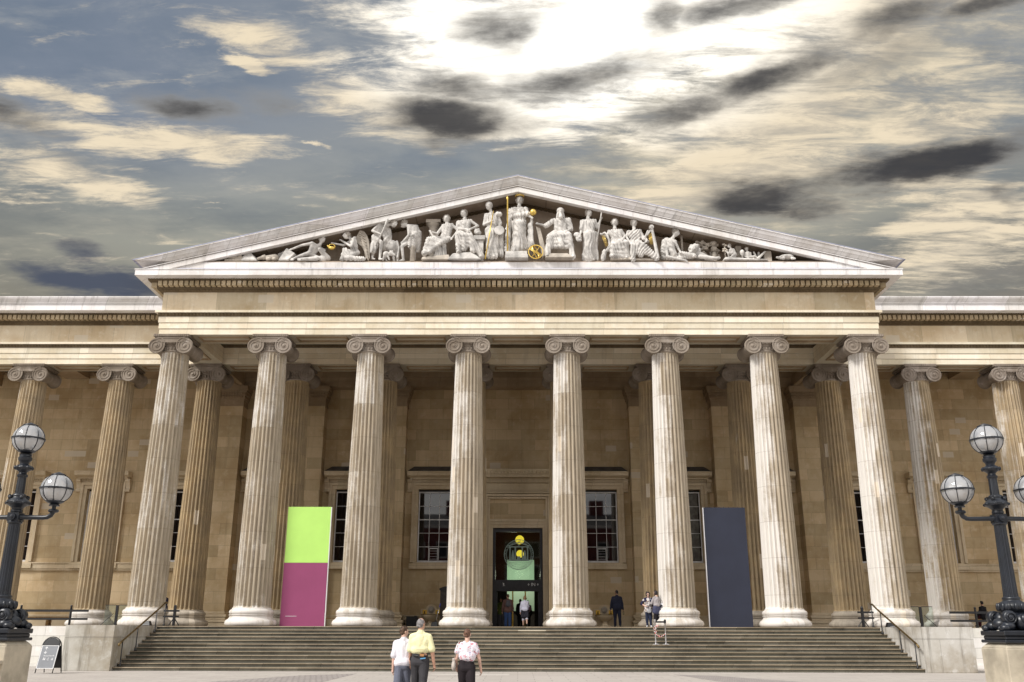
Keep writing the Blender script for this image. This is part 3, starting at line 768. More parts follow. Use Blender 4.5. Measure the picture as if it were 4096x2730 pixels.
# columns: shaft (part) > base, capital
NF = 24
def column_shaft():
    us = (0.0, 0.13, 0.32, 0.5, 0.68, 0.87); ds_ = (0, 0, .75, 1, .75, 0)
    z0, z1 = 0.78, 12.72
    zs = [z0, z0+.06, z0+.16] + [z0 + .16 + (z1-z0-.40)*i/18 for i in range(1, 19)] + [z1-.12, z1-.04, z1]
    vs = []; fs = []; n = NF*6
    for z in zs:
        t = (z-z0)/(z1-z0); R = .815 - .175*(t**1.55)
        fade = 1.0
        if z < z0+.05: fade = 0.0
        elif z < z0+.1: fade = .75
        if z > z1-.05: fade = 0
        elif z > z1-.13: fade = .7
        if z < z0+.03: R += .04
        if z > z1-.02: R += .03
        for i in range(NF):
            for u, d in zip(us, ds_):
                a_ = 2*PI*(i+u)/NF; rr = R*(1 - .155*d*fade); vs.append((rr*math.cos(a_), rr*math.sin(a_), z))
    for j in range(len(zs)-1):
        for i in range(n):
            k = (i+1) % n; fs.append((j*n+i, j*n+k, (j+1)*n+k, (j+1)*n+i))
    m = MB(); m.add(vs, fs); return m
def column_base():
    P = [(1.02,0),(1.10,.03),(1.145,.10),(1.14,.18),(1.09,.26),(1.02,.30),(.965,.37),(.94,.43),(.94,.455),(.985,.46),(.985,.495),(.93,.50),(.925,.515),
         (.96,.525),(.985,.57),(.985,.63),(.95,.69),(.90,.715),(.87,.74),(.86,.79)]
    m = MB(); m.lathe(P, 56); return m
def column_capital():
    m = MB()
    m.lathe([(.655,12.68),(.69,12.72),(.69,12.75),(.66,12.77),(.665,12.98),(.70,12.99),(.72,13.02),(.70,13.05),(.74,13.08),(.80,13.16),(.80,13.22)], 40)
    for i in range(28):
        a_ = 2*PI*i/28; m.ell((.69*math.cos(a_), .69*math.sin(a_), 12.87), (.035,.035,.085), 6, 4); m.ell((.765*math.cos(a_), .765*math.sin(a_), 13.12), (.055,.055,.07), 6, 4)
    for s in (-1, 1):
        cx, cz = s*.69, 12.97
        pr = []
        for i in range(13):
            y = -.74 + 1.48*i/12; e = abs(y)/.74
            pr.append((.27 + .10*e**2.0, y))
        m.lathe(pr, 28, (cx, 0, cz), 'y')
        for f in (-1, 1):
            y = f*.80
            m.lathe([(.385, min(f*.735, f*.80)), (.385, max(f*.735, f*.80))], 32, (cx, 0, cz), 'y')
            pts = []; N = 70
            for i in range(N+1):
                t = i/N; a_ = PI/2 + (-s)*(-1)*t*2*PI*2.6; R = .365*(1-t)**.85 + .07
                pts.append((cx + R*math.cos(a_)*1.0, y + f*.012, cz + R*math.sin(a_)))
            m.tube(pts, [.030 - .012*i/N for i in range(N+1)], 6)
            m.ell((cx, y + f*.01, cz), (.078,.05,.078), 12, 8)
    for f in (-1, 1):
        y0, y1 = sorted((f*.70, f*.805))
        top = 13.36; xs_ = [-.69 + 1.38*i/14 for i in range(15)]
        poly = [(x_, top) for x_ in xs_] + [(x_, 13.20 - .075*(1-(x_/.69)**2)) for x_ in reversed(xs_)]
        m.prism(poly, y0, y1, 'y')
        y0, y1 = sorted((f*.80, f*.832))
        m.prism([(x_, top+.004) for x_ in xs_] + [(x_, top-.035) for x_ in reversed(xs_)], y0, y1, 'y')
        m.prism([(x_, 13.235 - .08*(1-(x_/.69)**2)) for x_ in xs_] + [(x_, 13.195 - .08*(1-(x_/.69)**2)) for x_ in reversed(xs_)], y0, y1, 'y')
    m.box(-.70, .70, -.70, .70, 13.18, 13.36)
    m.box(-.80, .80, -.80, .80, 13.362, 13.42)
    m.box(-.845, .845, -.845, .845, 13.422, 13.548)
    for i in range(17):
        x_ = -.80 + 1.6*i/16
        for f in (-1, 1):
            m.box(x_-.032, x_+.032, f*.845-.022, f*.845+.022, 13.43, 13.53); m.box(f*.845-.022, f*.845+.022, x_-.032, x_+.032, 13.43, 13.53)
    return m
# (x, y, whiteness, side bias, random)
cols = []
fr = [(.34,.10),(.32,.14),(.31,.18),(.34,.32),(.30,.44),(.35,.56),(.36,.60),(.42,.56)]
for i in range(8): cols.append(((i-3.5)*S, D1, fr[i][0], fr[i][1], 'front'))
for i in range(8): cols.append(((i-3.5)*S, D2, -.12 if i not in (0, 7) else -.02, .10, 'second'))
for k, w_, sd in ((-6.5,.1,.2),(-5.5,.16,.25),(-4.5,.08,.22),(4.5,.30,.55),(5.5,.20,.25),(6.5,.2,.3)): cols.append((k*S, D2, w_, sd, 'wing'))
rng = random.Random(11)
proto = None
for (x, y, w_, sd, row) in cols:
    if proto is None:
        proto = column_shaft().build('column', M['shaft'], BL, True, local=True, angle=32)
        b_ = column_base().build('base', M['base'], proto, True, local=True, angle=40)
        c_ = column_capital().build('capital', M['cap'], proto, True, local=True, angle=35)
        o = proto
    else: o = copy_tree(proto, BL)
    o.location = Vector((x, y, ZF)) - BL.location
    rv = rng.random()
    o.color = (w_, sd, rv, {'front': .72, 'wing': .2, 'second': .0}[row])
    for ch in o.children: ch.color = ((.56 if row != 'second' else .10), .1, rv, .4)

# doorway
dw = MB()
for (e0, e1, pr) in ((.0,.10,.20),(.10,.13,.14),(.13,.26,.30),(.26,.29,.24),(.29,.38,.40)):
    dw.box(-1.60-e1, -1.60-e0, WY-pr, WY-.001, ZF, 8.75+e0); dw.box(1.60+e0, 1.60+e1, WY-pr, WY-.001, ZF, 8.75+e0)
    dw.box(-1.60-e1, 1.60+e1, WY-pr, WY-.001, 8.752+e0, 8.75+e1)
dw.box(-1.6, -1.422, WY-.09, WY-.001, ZF, 7.11); dw.box(1.422, 1.6, WY-.09, WY-.001, ZF, 7.11)
dw.box(-1.6, 1.6, WY-.09, WY-.001, 7.112, 7.29); dw.box(-1.598, 1.598, WY-.19, WY-.001, 7.44, 7.60); dw.box(-1.6, 1.6, WY-.13, WY-.001, 7.292, 7.438)
DW = part('doorway', dw, M['trim'])
q = MB(); q.box(-2.75, 2.75, WY-.16, WY-.002, 9.12, 9.28)
for i in range(52): xx = -2.55+i*.1; q.box(xx-.03, xx+.03, WY-.22, WY-.16, 9.14, 9.24)
q.box(-2.6, 2.6, WY-.12, WY-.002, 9.284, 9.66); q.box(-2.6, 2.6, WY-.2, WY-.002, 9.664, 9.74)
for i in range(52): xx = -2.55+i*.1; q.box(xx-.032, xx+.032, WY-.28, WY-.2, 9.67, 9.80)
q.box(-2.6, 2.6, WY-.24, WY-.002, 9.744, 9.93); q.box(-2.95, 2.95, WY-.62, WY-.002, 9.934, 10.06)
q.prism([(WY-.60, 10.062), (WY-.72, 10.30), (WY-.74, 10.38), (WY-.002, 10.38), (WY-.002, 10.062)], -3.0, 3.0, 'x')
for i in range(30): xx = -2.9+i*.2; q.ell((xx, WY-.67, 10.21), (.055,.05,.10), 6, 5)
q.build('door_cornice', M['trim'], DW)
q = MB(); Y = WY+.12
q.box(-1.418, -1.26, Y, Y+.18, ZF, 7.108); q.box(1.26, 1.418, Y, Y+.18, ZF, 7.108); q.box(-1.26, 1.26, Y, Y+.18, 6.90, 7.108)
q.box(-1.26, 1.26, Y-.03, Y+.18, 3.70, 4.24); q.box(-1.26, 1.26, Y-.06, Y+.18, 3.62, 3.698)
q.box(-1.26, -1.14, Y+.02, Y+.16, ZF, 3.618); q.box(1.14, 1.26, Y+.02, Y+.16, ZF, 3.618)
q.build('door_frame', M['doorblack'], DW)
q = MB(); q.box(-1.26, 1.26, Y+.08, Y+.09, 4.242, 6.898); q.build('transom_glass', M['clear'], DW)
# writing on the transom
q = MB()
Tm = lambda x, y, z: Matrix.Translation((x, y, z)) @ STAND
add_text(q, 'IN', .25, Tm(.87, Y-.034, 3.98))
for xx in (.61, 1.13):
    q.box(xx-.009, xx+.009, Y-.036, Y-.0315, 3.92, 4.03)
    for s in (-1, 1): q.hexa([(xx, Y-.036, 4.045), (xx+s*.05, Y-.036, 3.985), (xx+s*.05, Y-.0315, 3.985), (xx, Y-.0315, 4.045)], [(xx, Y-.036, 4.02), (xx+s*.05, Y-.036, 3.965), (xx+s*.05, Y-.0315, 3.965), (xx, Y-.0315, 4.02)])
# crossed-out microphone sign
q.lathe([(.028,-.06),(.034,-.02),(.034,.05),(.02,.07)], 10, (-.80, Y-.036, 4.0), 'z')
q.box(-.806,-.794, Y-.04, Y-.0315, 3.88, 3.95); q.tube([(-.87,Y-.045,4.09),(-.72,Y-.045,3.89)], .008, 6); q.tube([(-.85,Y-.045,3.90),(-.74,Y-.045,3.94)], .008, 6)
q.build('door_sign', M['whitepaint'], DW)
# etched seal on the transom glass
M['etch'] = plain('etched_glass', (0.34,0.46,0.43), 0.6, 0, 0.1, 8)
q = MB(); yc = Y+.066; cx, cz = .06, 5.64
def ring(R, t, m=q):
    N = 60
    vs = []
    for i in range(N):
        a_ = 2*PI*i/N
        for rr in (R-t, R+t): vs.append((cx+rr*math.cos(a_), yc, cz+rr*math.sin(a_)))
    m.add(vs, [(2*i, 2*i+1, (2*i+3) % (2*N), (2*i+2) % (2*N)) for i in range(N)])
ring(.83, .016); ring(.70, .012)
msg = 'MVSEI BRITANNICI EX SENAT CONSVLTO CONDITI A MDCCLIII * SIGILLVM * '
for i, chx in enumerate(msg):
    if chx == ' ': continue
    a_ = PI - 2*PI*i/len(msg)
    add_text(q, chx, .13, Matrix.Translation((cx+.765*math.cos(a_), yc, cz+.765*math.sin(a_))) @ Matrix.Rotation(PI/2-a_, 4, 'Y') @ STAND)
q.box(cx-.58, cx+.58, yc-.003, yc+.003, cz-.36, cz-.27); q.box(cx-.55, cx+.55, yc-.003, yc+.003, cz+.40, cz+.46)
for xx in (-.50, -.20, .20, .50):
    q.box(cx+xx-.035, cx+xx+.035, yc-.004, yc+.004, cz-.27, cz+.36); q.box(cx+xx-.055, cx+xx+.055, yc-.004, yc+.004, cz+.36, cz+.40)
for s in (-1, 1):
    q.hexa([(cx, yc-.004, cz+.64), (cx+s*.58, yc-.004, cz+.46), (cx+s*.58, yc+.004, cz+.46), (cx, yc+.004, cz+.64)], [(cx, yc-.004, cz+.69), (cx+s*.62, yc-.004, cz+.50), (cx+s*.62, yc+.004, cz+.50), (cx, yc+.004, cz+.69)])
    fx = cx+s*.34
    q.ell((fx, yc, cz+.18), (.04,.005,.055), 8, 6); q.hexa([(fx-.10, yc-.004, cz-.26), (fx+.10, yc-.004, cz-.26), (fx+.10, yc+.004, cz-.26), (fx-.10, yc+.004, cz-.26)], [(fx-.05, yc-.004, cz+.13), (fx+.05, yc-.004, cz+.13), (fx+.05, yc+.004, cz+.13), (fx-.05, yc+.004, cz+.13)])
q.box(cx-.1, cx+.1, yc-.004, yc+.004, cz-.27, cz-.1); q.ell((cx, yc, cz+.55), (.06,.005,.05), 8, 6)
add_text(q, 'BONARVM . ARTIVM', .105, Tm(cx, yc, cz-.46)); add_text(q, 'CVLTORIBVS', .095, Tm(cx, yc, cz-.57))
q.build('glass_seal', M['etch'], DW)
# entrance hall seen through the door
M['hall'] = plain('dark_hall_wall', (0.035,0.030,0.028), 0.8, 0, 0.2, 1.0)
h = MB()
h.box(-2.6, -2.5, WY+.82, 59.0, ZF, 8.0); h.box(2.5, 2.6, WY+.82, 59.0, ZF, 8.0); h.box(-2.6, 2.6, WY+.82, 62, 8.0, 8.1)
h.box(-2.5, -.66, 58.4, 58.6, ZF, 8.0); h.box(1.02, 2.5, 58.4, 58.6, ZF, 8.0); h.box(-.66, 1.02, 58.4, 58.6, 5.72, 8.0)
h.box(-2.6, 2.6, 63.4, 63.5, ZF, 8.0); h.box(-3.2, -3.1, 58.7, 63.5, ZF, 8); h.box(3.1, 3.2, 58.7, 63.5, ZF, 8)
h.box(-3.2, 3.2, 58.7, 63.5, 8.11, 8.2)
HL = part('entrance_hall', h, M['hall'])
q = MB(); q.box(-2.5, 2.5, 63.2, 63.38, 2.75, 6.5); q.build('green_wall', M['cap_green'], HL)
q = MB(); q.box(-.34, -.26, 57.4, 57.5, ZF, 3.95); q.box(.42, .50, 57.4, 57.5, ZF, 3.95); q.box(-.26, .42, 57.4, 57.5, 3.86, 3.95); q.build('inner_door_frame', M['brassy'], HL)
q = MB(); q.ell((.12, 57.6, 6.86), .27, 20, 12); q.build('globe_lamp', M['bulb'], HL, True)
q = MB(); q.ell((.14, 57.2, 5.98), .23, 20, 12); q.build('globe_lamp', M['bulb'], HL, True)
L = bpy.data.lights.new('hall_lamp_light', 'POINT'); L.energy = 190; L.color = (1, .95, .75); L.shadow_soft_size = .3
lo_ = bpy.data.objects.new('hall_lamp_light', L); COL.objects.link(lo_); lo_.location = (.12, 61.0, 5.0)

# ------------------------------------------------------------------ platform, steps and flanking blocks
f = MB(); f.box(-15.74, 15.74, 41.98, 63.6, 0.0, ZF-.003); f.box(-36, -17.7, 42.3, 63, 0.0, ZF-.006); f.box(17.7, 36, 42.3, 63, 0.0, ZF-.006)
f.box(-17.7, -15.74, 42.1, 63, 0.0, ZF-.005); f.box(15.74, 17.7, 42.1, 63, 0.0, ZF-.005)
part('portico_floor', f, M['floor'])
ST = thing('staircase', (0, 39.6, 0), 'broad flight of worn grey stone steps climbing to the portico columns', 'steps')
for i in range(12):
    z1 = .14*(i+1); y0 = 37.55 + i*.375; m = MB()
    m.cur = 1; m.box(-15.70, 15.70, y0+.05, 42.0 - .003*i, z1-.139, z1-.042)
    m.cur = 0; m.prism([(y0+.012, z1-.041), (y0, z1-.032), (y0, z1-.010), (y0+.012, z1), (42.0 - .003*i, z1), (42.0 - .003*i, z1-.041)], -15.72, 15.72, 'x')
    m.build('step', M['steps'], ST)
for s, lab in ((-1, 'left'), (1, 'right')):
    m = MB(); lo, hi = sorted((s*15.73, s*17.62))
    m.box(lo, hi, 37.3, 42.09, 0.0, 1.25); m.box(lo-.006, hi+.006, 37.294, 42.09, 1.256, ZF+.01)
    o = m.build('plinth_wall', M['plinth'])
    tag(o, 'rain-streaked stone block flanking the %s end of the steps' % lab, 'plinth', 'stone blocks at the ends of the steps')
    m = MB(); lo, hi = sorted((s*17.64, s*36))
    m.box(lo, hi, 41.7, 42.29, 0.0, ZF-.02); m.box(lo, hi, 41.6, 42.29, 0.0, .16)
    o = m.build('low_wall', M['lowwall'])
    tag(o, 'whitewashed low stone wall running off to the %s beside the steps' % lab, 'wall', 'low white walls under the wings')

# ------------------------------------------------------------------ sculpted figures
def prim_mesh(prims):
    m = MB()
    for p in prims:
        if p[0] == 'c': m.caps(p[1], p[2], p[3], p[4])
        elif p[0] == 'e': m.ell(p[1], p[2], 14, 9, p[3] if len(p) > 3 else None)
        elif p[0] == 'b': m.obox(p[1], p[2], p[3] if len(p) > 3 else None)
    return m
def blob(name, prims, mat, parent, voxel=.03, smooth=3, fn=None, local=False):
    """one continuous surface grown round the given capsules and ellipsoids"""
    src = prim_mesh(prims).build(name, mat, parent, False, local=local)
    md = src.modifiers.new('r', 'REMESH'); md.mode = 'VOXEL'; md.voxel_size = voxel
    if smooth:
        sm = src.modifiers.new('s', 'SMOOTH'); sm.iterations = smooth; sm.factor = .5
    dg = bpy.context.evaluated_depsgraph_get(); dg.update()
    me = bpy.data.meshes.new_from_object(src.evaluated_get(dg))
    src.modifiers.clear(); old = src.data; src.data = me; bpy.data.meshes.remove(old); me.name = name
    if not me.materials: me.materials.append(mat)
    if fn is not None:
        n = len(me.vertices); co = np.empty(n*3); no = np.empty(n*3)
        me.vertices.foreach_get('co', co); me.vertices.foreach_get('normal', no)
        co = co.reshape(-1, 3); no = no.reshape(-1, 3)
        off = np.array(world_loc(parent)) if (parent is not None and not local) else np.zeros(3)
        co2 = co + no*fn(co + off)[:, None]
        me.vertices.foreach_set('co', co2.ravel())
    me.polygons.foreach_set('use_smooth', [True]*len(me.polygons)); me.update()
    return src

M['marble_hair'] = plain('marble_hair_dark', (0.36,0.325,0.285), 0.75, 0, 0.3, 9.0, 0.2, 0.3, 30)  # darker, mottled marble for the hair
JN = 'H N SL SR EL WL ER WR PL PR KL KR AL AR'.split()
FIG={
 'reclining_man':[(-9.8,42.05,1.54),(-9.9,42.05,1.23),(-10.24,41.85,1.25),(-9.92,42.15,1.13),(-10.73,41.8,1.12),(-11.21,41.85,0.94),(-9.65,42.15,1),(-9.77,42.05,0.58),(-10.36,41.95,0.77),(-10.24,42.15,0.72),(-10.74,41.85,0.59),(-9.84,41.95,0.5),(-11.2,41.85,0.38),(-10.82,41.75,0.33)],
 'angel':[(-8.57,42,1.73),(-8.33,42.05,1.54),(-8.38,42.15,1.5),(-8.14,41.9,1.54),(-8.71,42.15,1.27),(-9.21,42.05,1.33),(-8.26,41.8,1.05),(-8.86,42.15,1.55),(-8.22,42.05,0.75),(-8,42.05,0.82),(-8.6,41.95,0.94),(-8.45,41.8,0.44),(-8.69,41.95,0.43),(-7.66,41.85,0.42)],
 'hunter':[(-6.23,41.95,2.35),(-6.48,42.05,2.35),(-6.95,41.9,2.28),(-6.59,42.2,2.3),(-7.26,41.85,1.91),(-6.74,41.7,1.64),(-6.41,42.25,1.95),(-6.64,42.05,1.54),(-7.2,42.05,1.68),(-7,42.15,1.72),(-6.78,41.8,1.29),(-7.2,42.2,1.14),(-6.83,41.85,0.42),(-7.26,42.25,0.59)],
 'shepherd':[(-5.72,42.1,2.4),(-5.56,42.05,2.28),(-5.48,41.95,2.21),(-5.1,42.15,2.28),(-5.43,41.85,1.68),(-5.71,41.85,1.34),(-4.89,42.15,1.82),(-5.23,41.8,1.66),(-5.38,42.05,1.49),(-5.11,42.05,1.49),(-5.75,41.85,1.08),(-5.18,42.15,1.01),(-5.66,41.9,0.4),(-5.15,42.15,0.5)],
 'reader':[(-3.59,42.05,2.66),(-3.56,42.05,2.43),(-3.75,42.05,2.27),(-3.32,42.05,2.32),(-4.17,41.9,1.55),(-4.34,41.85,1.84),(-2.99,42,2.01),(-3.26,41.85,1.55),(-3.8,42.05,1.57),(-3.47,42.05,1.57),(-4.42,41.75,1.41),(-3.86,41.75,1.2),(-4.61,41.8,0.68),(-4.37,41.75,0.74)],
 'sculptor':[(-2.73,42.05,2.95),(-2.67,42.05,2.69),(-3.01,42.05,2.45),(-2.38,42.05,2.53),(-3.07,42.05,2.11),(-2.57,41.7,1.93),(-2.01,41.95,2.22),(-2.34,41.8,2),(-2.85,42.05,1.9),(-2.49,42.05,1.9),(-2.99,41.7,1.59),(-2.37,41.7,1.56),(-2.91,41.75,0.76),(-1.79,41.8,0.53)],
 'painter':[(-1.46,42,3.3),(-1.35,42.05,3.03),(-1.61,42.05,2.85),(-1.04,42.05,2.85),(-1.7,42,2.3),(-1.31,41.8,2.41),(-0.86,42.05,2.43),(-0.98,41.85,1.81),(-1.49,42.05,2.03),(-1.13,42.05,2.03),(-1.48,41.95,1.34),(-1.1,42,1.36),(-1.44,41.9,0.57),(-1.11,41.95,0.59)],
 'tall':[(0.09,42.05,3.67),(0.08,42.05,3.38),(-0.27,42.05,3.16),(0.41,42.05,3.19),(-0.41,42.05,2.69),(-0.53,41.85,2.1),(0.57,41.95,2.75),(0.67,41.8,2.62),(-0.12,42.05,2.48),(0.26,42.05,2.48),(-0.12,41.97,1.73),(0.26,42.05,1.77),(-0.19,41.95,0.85),(0.38,42.05,1.02)],
 'bearded':[(2.15,42.05,3),(2.15,42.05,2.69),(1.8,42.05,2.55),(2.54,42.05,2.58),(1.41,42,2.24),(1.05,41.85,2.28),(2.65,41.95,2.04),(2.4,41.75,1.84),(1.91,42.05,1.9),(2.39,42.05,1.9),(1.58,41.65,1.51),(2.53,41.65,1.57),(1.46,41.65,0.52),(2.7,41.65,0.44)],
 'mask':[(3.58,42.05,2.95),(3.53,42.05,2.69),(3.23,42.05,2.5),(3.87,42.05,2.53),(3.18,42.05,1.99),(3.12,41.85,1.76),(4,42.1,2.2),(4.15,41.95,2.57),(3.39,42.05,1.85),(3.73,42.05,1.85),(3.39,42.05,1.23),(3.71,42.05,1.23),(3.31,42.05,0.45),(3.69,42.05,0.45)],
 'lyre':[(4.87,42.05,2.46),(4.86,42.05,2.18),(4.58,42.05,1.95),(5.18,42.05,1.99),(4.42,42.05,1.67),(4.19,41.8,1.69),(5.36,42.05,1.71),(5.21,41.75,1.44),(4.76,42.05,1.46),(5.18,42.05,1.46),(4.71,41.7,1.1),(5.36,41.7,1.19),(4.68,41.75,0.53),(5.36,41.85,0.48)],
 'harp':[(5.83,42.05,2.43),(5.82,42.05,2.15),(5.54,42.05,1.92),(6.11,42.05,1.99),(5.42,42.05,1.67),(5.58,41.75,1.23),(6.32,42,1.51),(6.45,41.9,1.85),(5.71,42.05,1.39),(6.03,42.05,1.39),(5.7,41.7,1.05),(6.07,41.7,1.05),(5.67,41.75,0.35),(6.83,41.75,0.39)],
 'leaning':[(7.9,42.05,1.89),(7.74,42.05,1.61),(7.41,42.05,1.54),(7.83,42.05,1.41),(7.36,41.75,0.5),(8.2,41.75,0.3),(7.98,42.05,1.04),(8.01,41.8,0.79),(7.24,42.05,0.58),(7.45,42.15,0.62),(7.93,41.95,0.49),(8.17,42.05,0.72),(8.57,41.95,0.58),(8.69,42.15,0.62)],
 'putto':[(10.53,42.05,1.18),(10.6,42.05,1.06),(10.54,42.05,0.96),(10.73,42.05,1.01),(10.56,42.05,0.84),(10.35,41.95,0.86),(10.63,41.95,0.77),(10.39,41.9,0.78),(10.71,42.05,0.76),(10.76,42.05,0.73),(10.41,41.9,0.72),(10.55,41.9,0.55),(10.46,41.95,0.54),(10.8,42.05,0.61)],
 'child':[(11.38,42.05,1.01),(11.41,42.05,0.87),(11.32,42.05,0.81),(11.55,42.05,0.81),(11.25,42.05,0.64),(11.38,41.95,0.51),(11.59,42.05,0.58),(11.64,41.95,0.49),(11.4,42.05,0.56),(11.54,42.05,0.56),(11.68,41.9,0.58),(11.9,42.05,0.56),(11.85,41.95,0.49),(12.21,42.05,0.81)],
}
LZ = 18.61                       # pediment ledge
FLOORZ = LZ + .335
def seg_d(P, a, b):
    a = np.array(a); b = np.array(b); ab = b-a; L = max(1e-9, ab.dot(ab))
    t = np.clip(((P-a)@ab)/L, 0, 1)
    return np.linalg.norm(P-(a+t[:, None]*ab), axis=1)
def face_prims(h, nk, hs, fd, hair='bun'):
    """head with brow, nose, jaw; fd is the facing direction in the horizontal plane"""
    h = Vector(h); f = Vector((fd[0], fd[1], 0)).normalized(); f.z = fd[2] if len(fd) > 2 else 0; f.normalize()
    sd_ = f.cross(Vector((0, 0, 1))).normalized(); u = sd_.cross(f)
    P = [('e', h, (hs*.74, hs*.86, hs), Matrix((sd_, f, u)).transposed()),
         ('e', h + f*hs*.22 - u*hs*.55, (hs*.46, hs*.5, hs*.42), Matrix((sd_, f, u)).transposed()),
         ('c', h + f*hs*.86 + u*hs*.15, hs*.10, h + f*hs*1.02 - u*hs*.22, hs*.15),
         ('c', h + f*hs*.72 + u*hs*.28 - sd_*hs*.42, hs*.12, h + f*hs*.72 + u*hs*.28 + sd_*hs*.42, hs*.12),
         ('c', h + f*hs*.80 - u*hs*.48 - sd_*hs*.16, hs*.09, h + f*hs*.80 - u*hs*.48 + sd_*hs*.16, hs*.09)]
    R_ = P; P = []
    if hair in ('bun', 'curly', 'cap'):
        P += [('e', h - f*hs*.2 + u*hs*.32, (hs*.92, hs*.92, hs*.86), Matrix((sd_, f, u)).transposed())]
    if hair == 'bun':
        P += [('e', h - f*hs*.95 + u*hs*.0, (hs*.45, hs*.45, hs*.42)),
              ('c', h + sd_*hs*.72 + u*hs*.1, hs*.28, h + sd_*hs*.6 - u*hs*.5 - f*hs*.3, hs*.22),
              ('c', h - sd_*hs*.72 + u*hs*.1, hs*.28, h - sd_*hs*.6 - u*hs*.5 - f*hs*.3, hs*.22)]
    if hair == 'curly':
        for i in range(14):
            a = i*2.4; v = sd_*math.cos(a) + (u*.8 - f*.5)*abs(math.sin(a*1.3)) + u*.35
            P.append(('e', h - f*hs*.15 + v*hs*.75, hs*.3))
    if hair == 'cap':
        P += [('e', h + u*hs*.45 - f*hs*.05, (hs*.95, hs*1.0, hs*.85), Matrix((sd_, f, u)).transposed())]
    return R_, P
def carve(scale, robe_segs, skin_segs, diag=0.0, lam=.17, amp=.03):
    def fn(P):
        dr = np.min([seg_d(P, a, b)-r0 for a, b, r0 in robe_segs], axis=0)
        dsk = np.min([seg_d(P, a, b)-r0 for a, b, r0 in skin_segs], axis=0)
        w_ = np.clip((dsk - dr)/.06 + .2, 0, 1)
        x, y, z = P[:, 0], P[:, 1], P[:, 2]
        ph = (x + .45*y + diag*(z-20.5))/lam + .55*np.sin(x*5.1+z*2.7) + .4*np.sin(z*4.3-x*3.7)
        s_ = np.sin(2*PI*ph)
        f_ = np.sign(s_)*np.abs(s_)**.7
        return w_*amp*scale*f_
    return fn
def statue(key, label, robe=True, hs=None, sc=1.0, fd=(0, -1), hair='bun', diag=0.25, extra=(), extra_skin=(), lam=.145, amp=.020, mat='marble', name='statue', voxel=.025, loose=1.0):
    J = {n: Vector((p[0], p[1], p[2] + LZ)) for n, p in zip(JN, FIG[key])}
    hs = hs or .20*sc
    cx = (J['PL'] + J['PR'])/2
    T = thing(name, (cx.x, 42.05, FLOORZ), label, 'statue', 'marble statues in the pediment')
    skin = []; rb = []
    body = robe
    k = sc
    skin += [('c', J['N'], .085*k, J['H'] - (J['H']-J['N'])*.3, .075*k)]
    nb = J['N']*.75 + (J['SL']+J['SR'])*.125
    dst = rb if body else skin
    dst += [('c', J['SL'], .10*k, J['SR'], .10*k), ('c', nb, .10*k, J['N'], .085*k)]
    mid = (J['SL']+J['SR'])/2; pel = (J['PL']+J['PR'])/2
    for s_, p_ in (('SL','PL'), ('SR','PR')):
        dst += [('c', J[s_]*.72 + mid*.28 + (pel-mid)*.12, .125*k, J[p_]*.6 + pel*.4, .135*k)]
    dst += [('c', mid*.8+pel*.2, .15*k, pel, .15*k), ('c', J['PL'], .14*k, J['PR'], .14*k)]
    for s_ in 'LR':
        skin += [('c', J['S'+s_], .085*k, J['E'+s_], .07*k), ('c', J['E'+s_], .068*k, J['W'+s_], .05*k)]
        d = (J['W'+s_]-J['E'+s_]).normalized(); sd_ = d.cross(Vector((0, -1, .2))).normalized()
        w_ = J['W'+s_]
        skin += [('e', w_ + d*.05*k, (.055*k,.045*k,.06*k))]
        for i in range(4):
            o_ = sd_*(i-1.5)*.026*k
            skin += [('c', w_ + d*.08*k + o_, .016*k, w_ + d*(.15-.012*abs(i-1.4))*k + o_ + Vector((0,-.02,-.03))*k, .014*k)]
        skin += [('c', w_ + d*.04*k + sd_*.045*k, .018*k, w_ + d*.10*k + sd_*.07*k, .015*k)]
        lr, kr, ar = (.15, .13, .13*loose) if body else (.125, .088, .06)
        dst += [('c', J['P'+s_], lr*k, J['K'+s_], kr*k), ('c', J['K'+s_], kr*k, J['A'+s_], ar*k)]
        fdv = Vector((fd[0]*.6, -.8, 0)).normalized() if body else Vector((fd[0], fd[1]*.7-.2, 0)).normalized()
        ft = J['A'+s_]
        skin += [('c', ft + Vector((0,0,.0)) - fdv*.03*k, .055*k, ft + fdv*.17*k + Vector((0,0,-.05*k)), .045*k)]
    if body:
        for z_ in (.35, .7, .95):
            a_ = J['KL']*(1-z_) + J['AL']*z_; b_ = J['KR']*(1-z_) + J['AR']*z_
            if (a_-b_).length < .75*k: dst += [('c', a_, (.12+.03*z_)*k*loose, b_, (.12+.03*z_)*k*loose)]
        if (J['KL']-J['KR']).length < 1.05*k:
            dst += [('c', J['KL'], .11*k, J['KR'], .11*k)]
            for z_ in (.33, .66, 1.0): dst += [('c', J['PL']*(1-z_)+J['KL']*z_, .12*k, J['PR']*(1-z_)+J['KR']*z_, .12*k)]
            for z_ in (.18, .36, .54): dst += [('c', J['KL']*(1-z_)+J['AL']*z_, .11*k, J['KR']*(1-z_)+J['AR']*z_, .11*k)]
        if body == 'sleeves':
            for s_ in 'LR': dst += [('c', J['S'+s_], .12*k, J['E'+s_], .12*k)]
    rb += list(extra); skin += list(extra_skin)
    head, hairp = face_prims(J['H'], J['N'], hs, fd, hair)
    fn = None
    if rb:
        rs = [(tuple(p[1]), tuple(p[3]), p[2]) for p in rb if p[0] == 'c']
        ss = [(tuple(p[1]), tuple(p[3]), p[2]) for p in skin + head if p[0] == 'c'] + [(tuple(J['H']), tuple(J['H']), hs)]
        fn = carve(k, rs, ss, diag, lam*k**.5, amp)
    blob('body', skin + rb + head, M[mat], T, voxel, 2, fn)
    def curl(Q): return .014*k*np.sin(Q[:, 0]*62+Q[:, 2]*21)*np.sin(Q[:, 2]*55-Q[:, 1]*40)
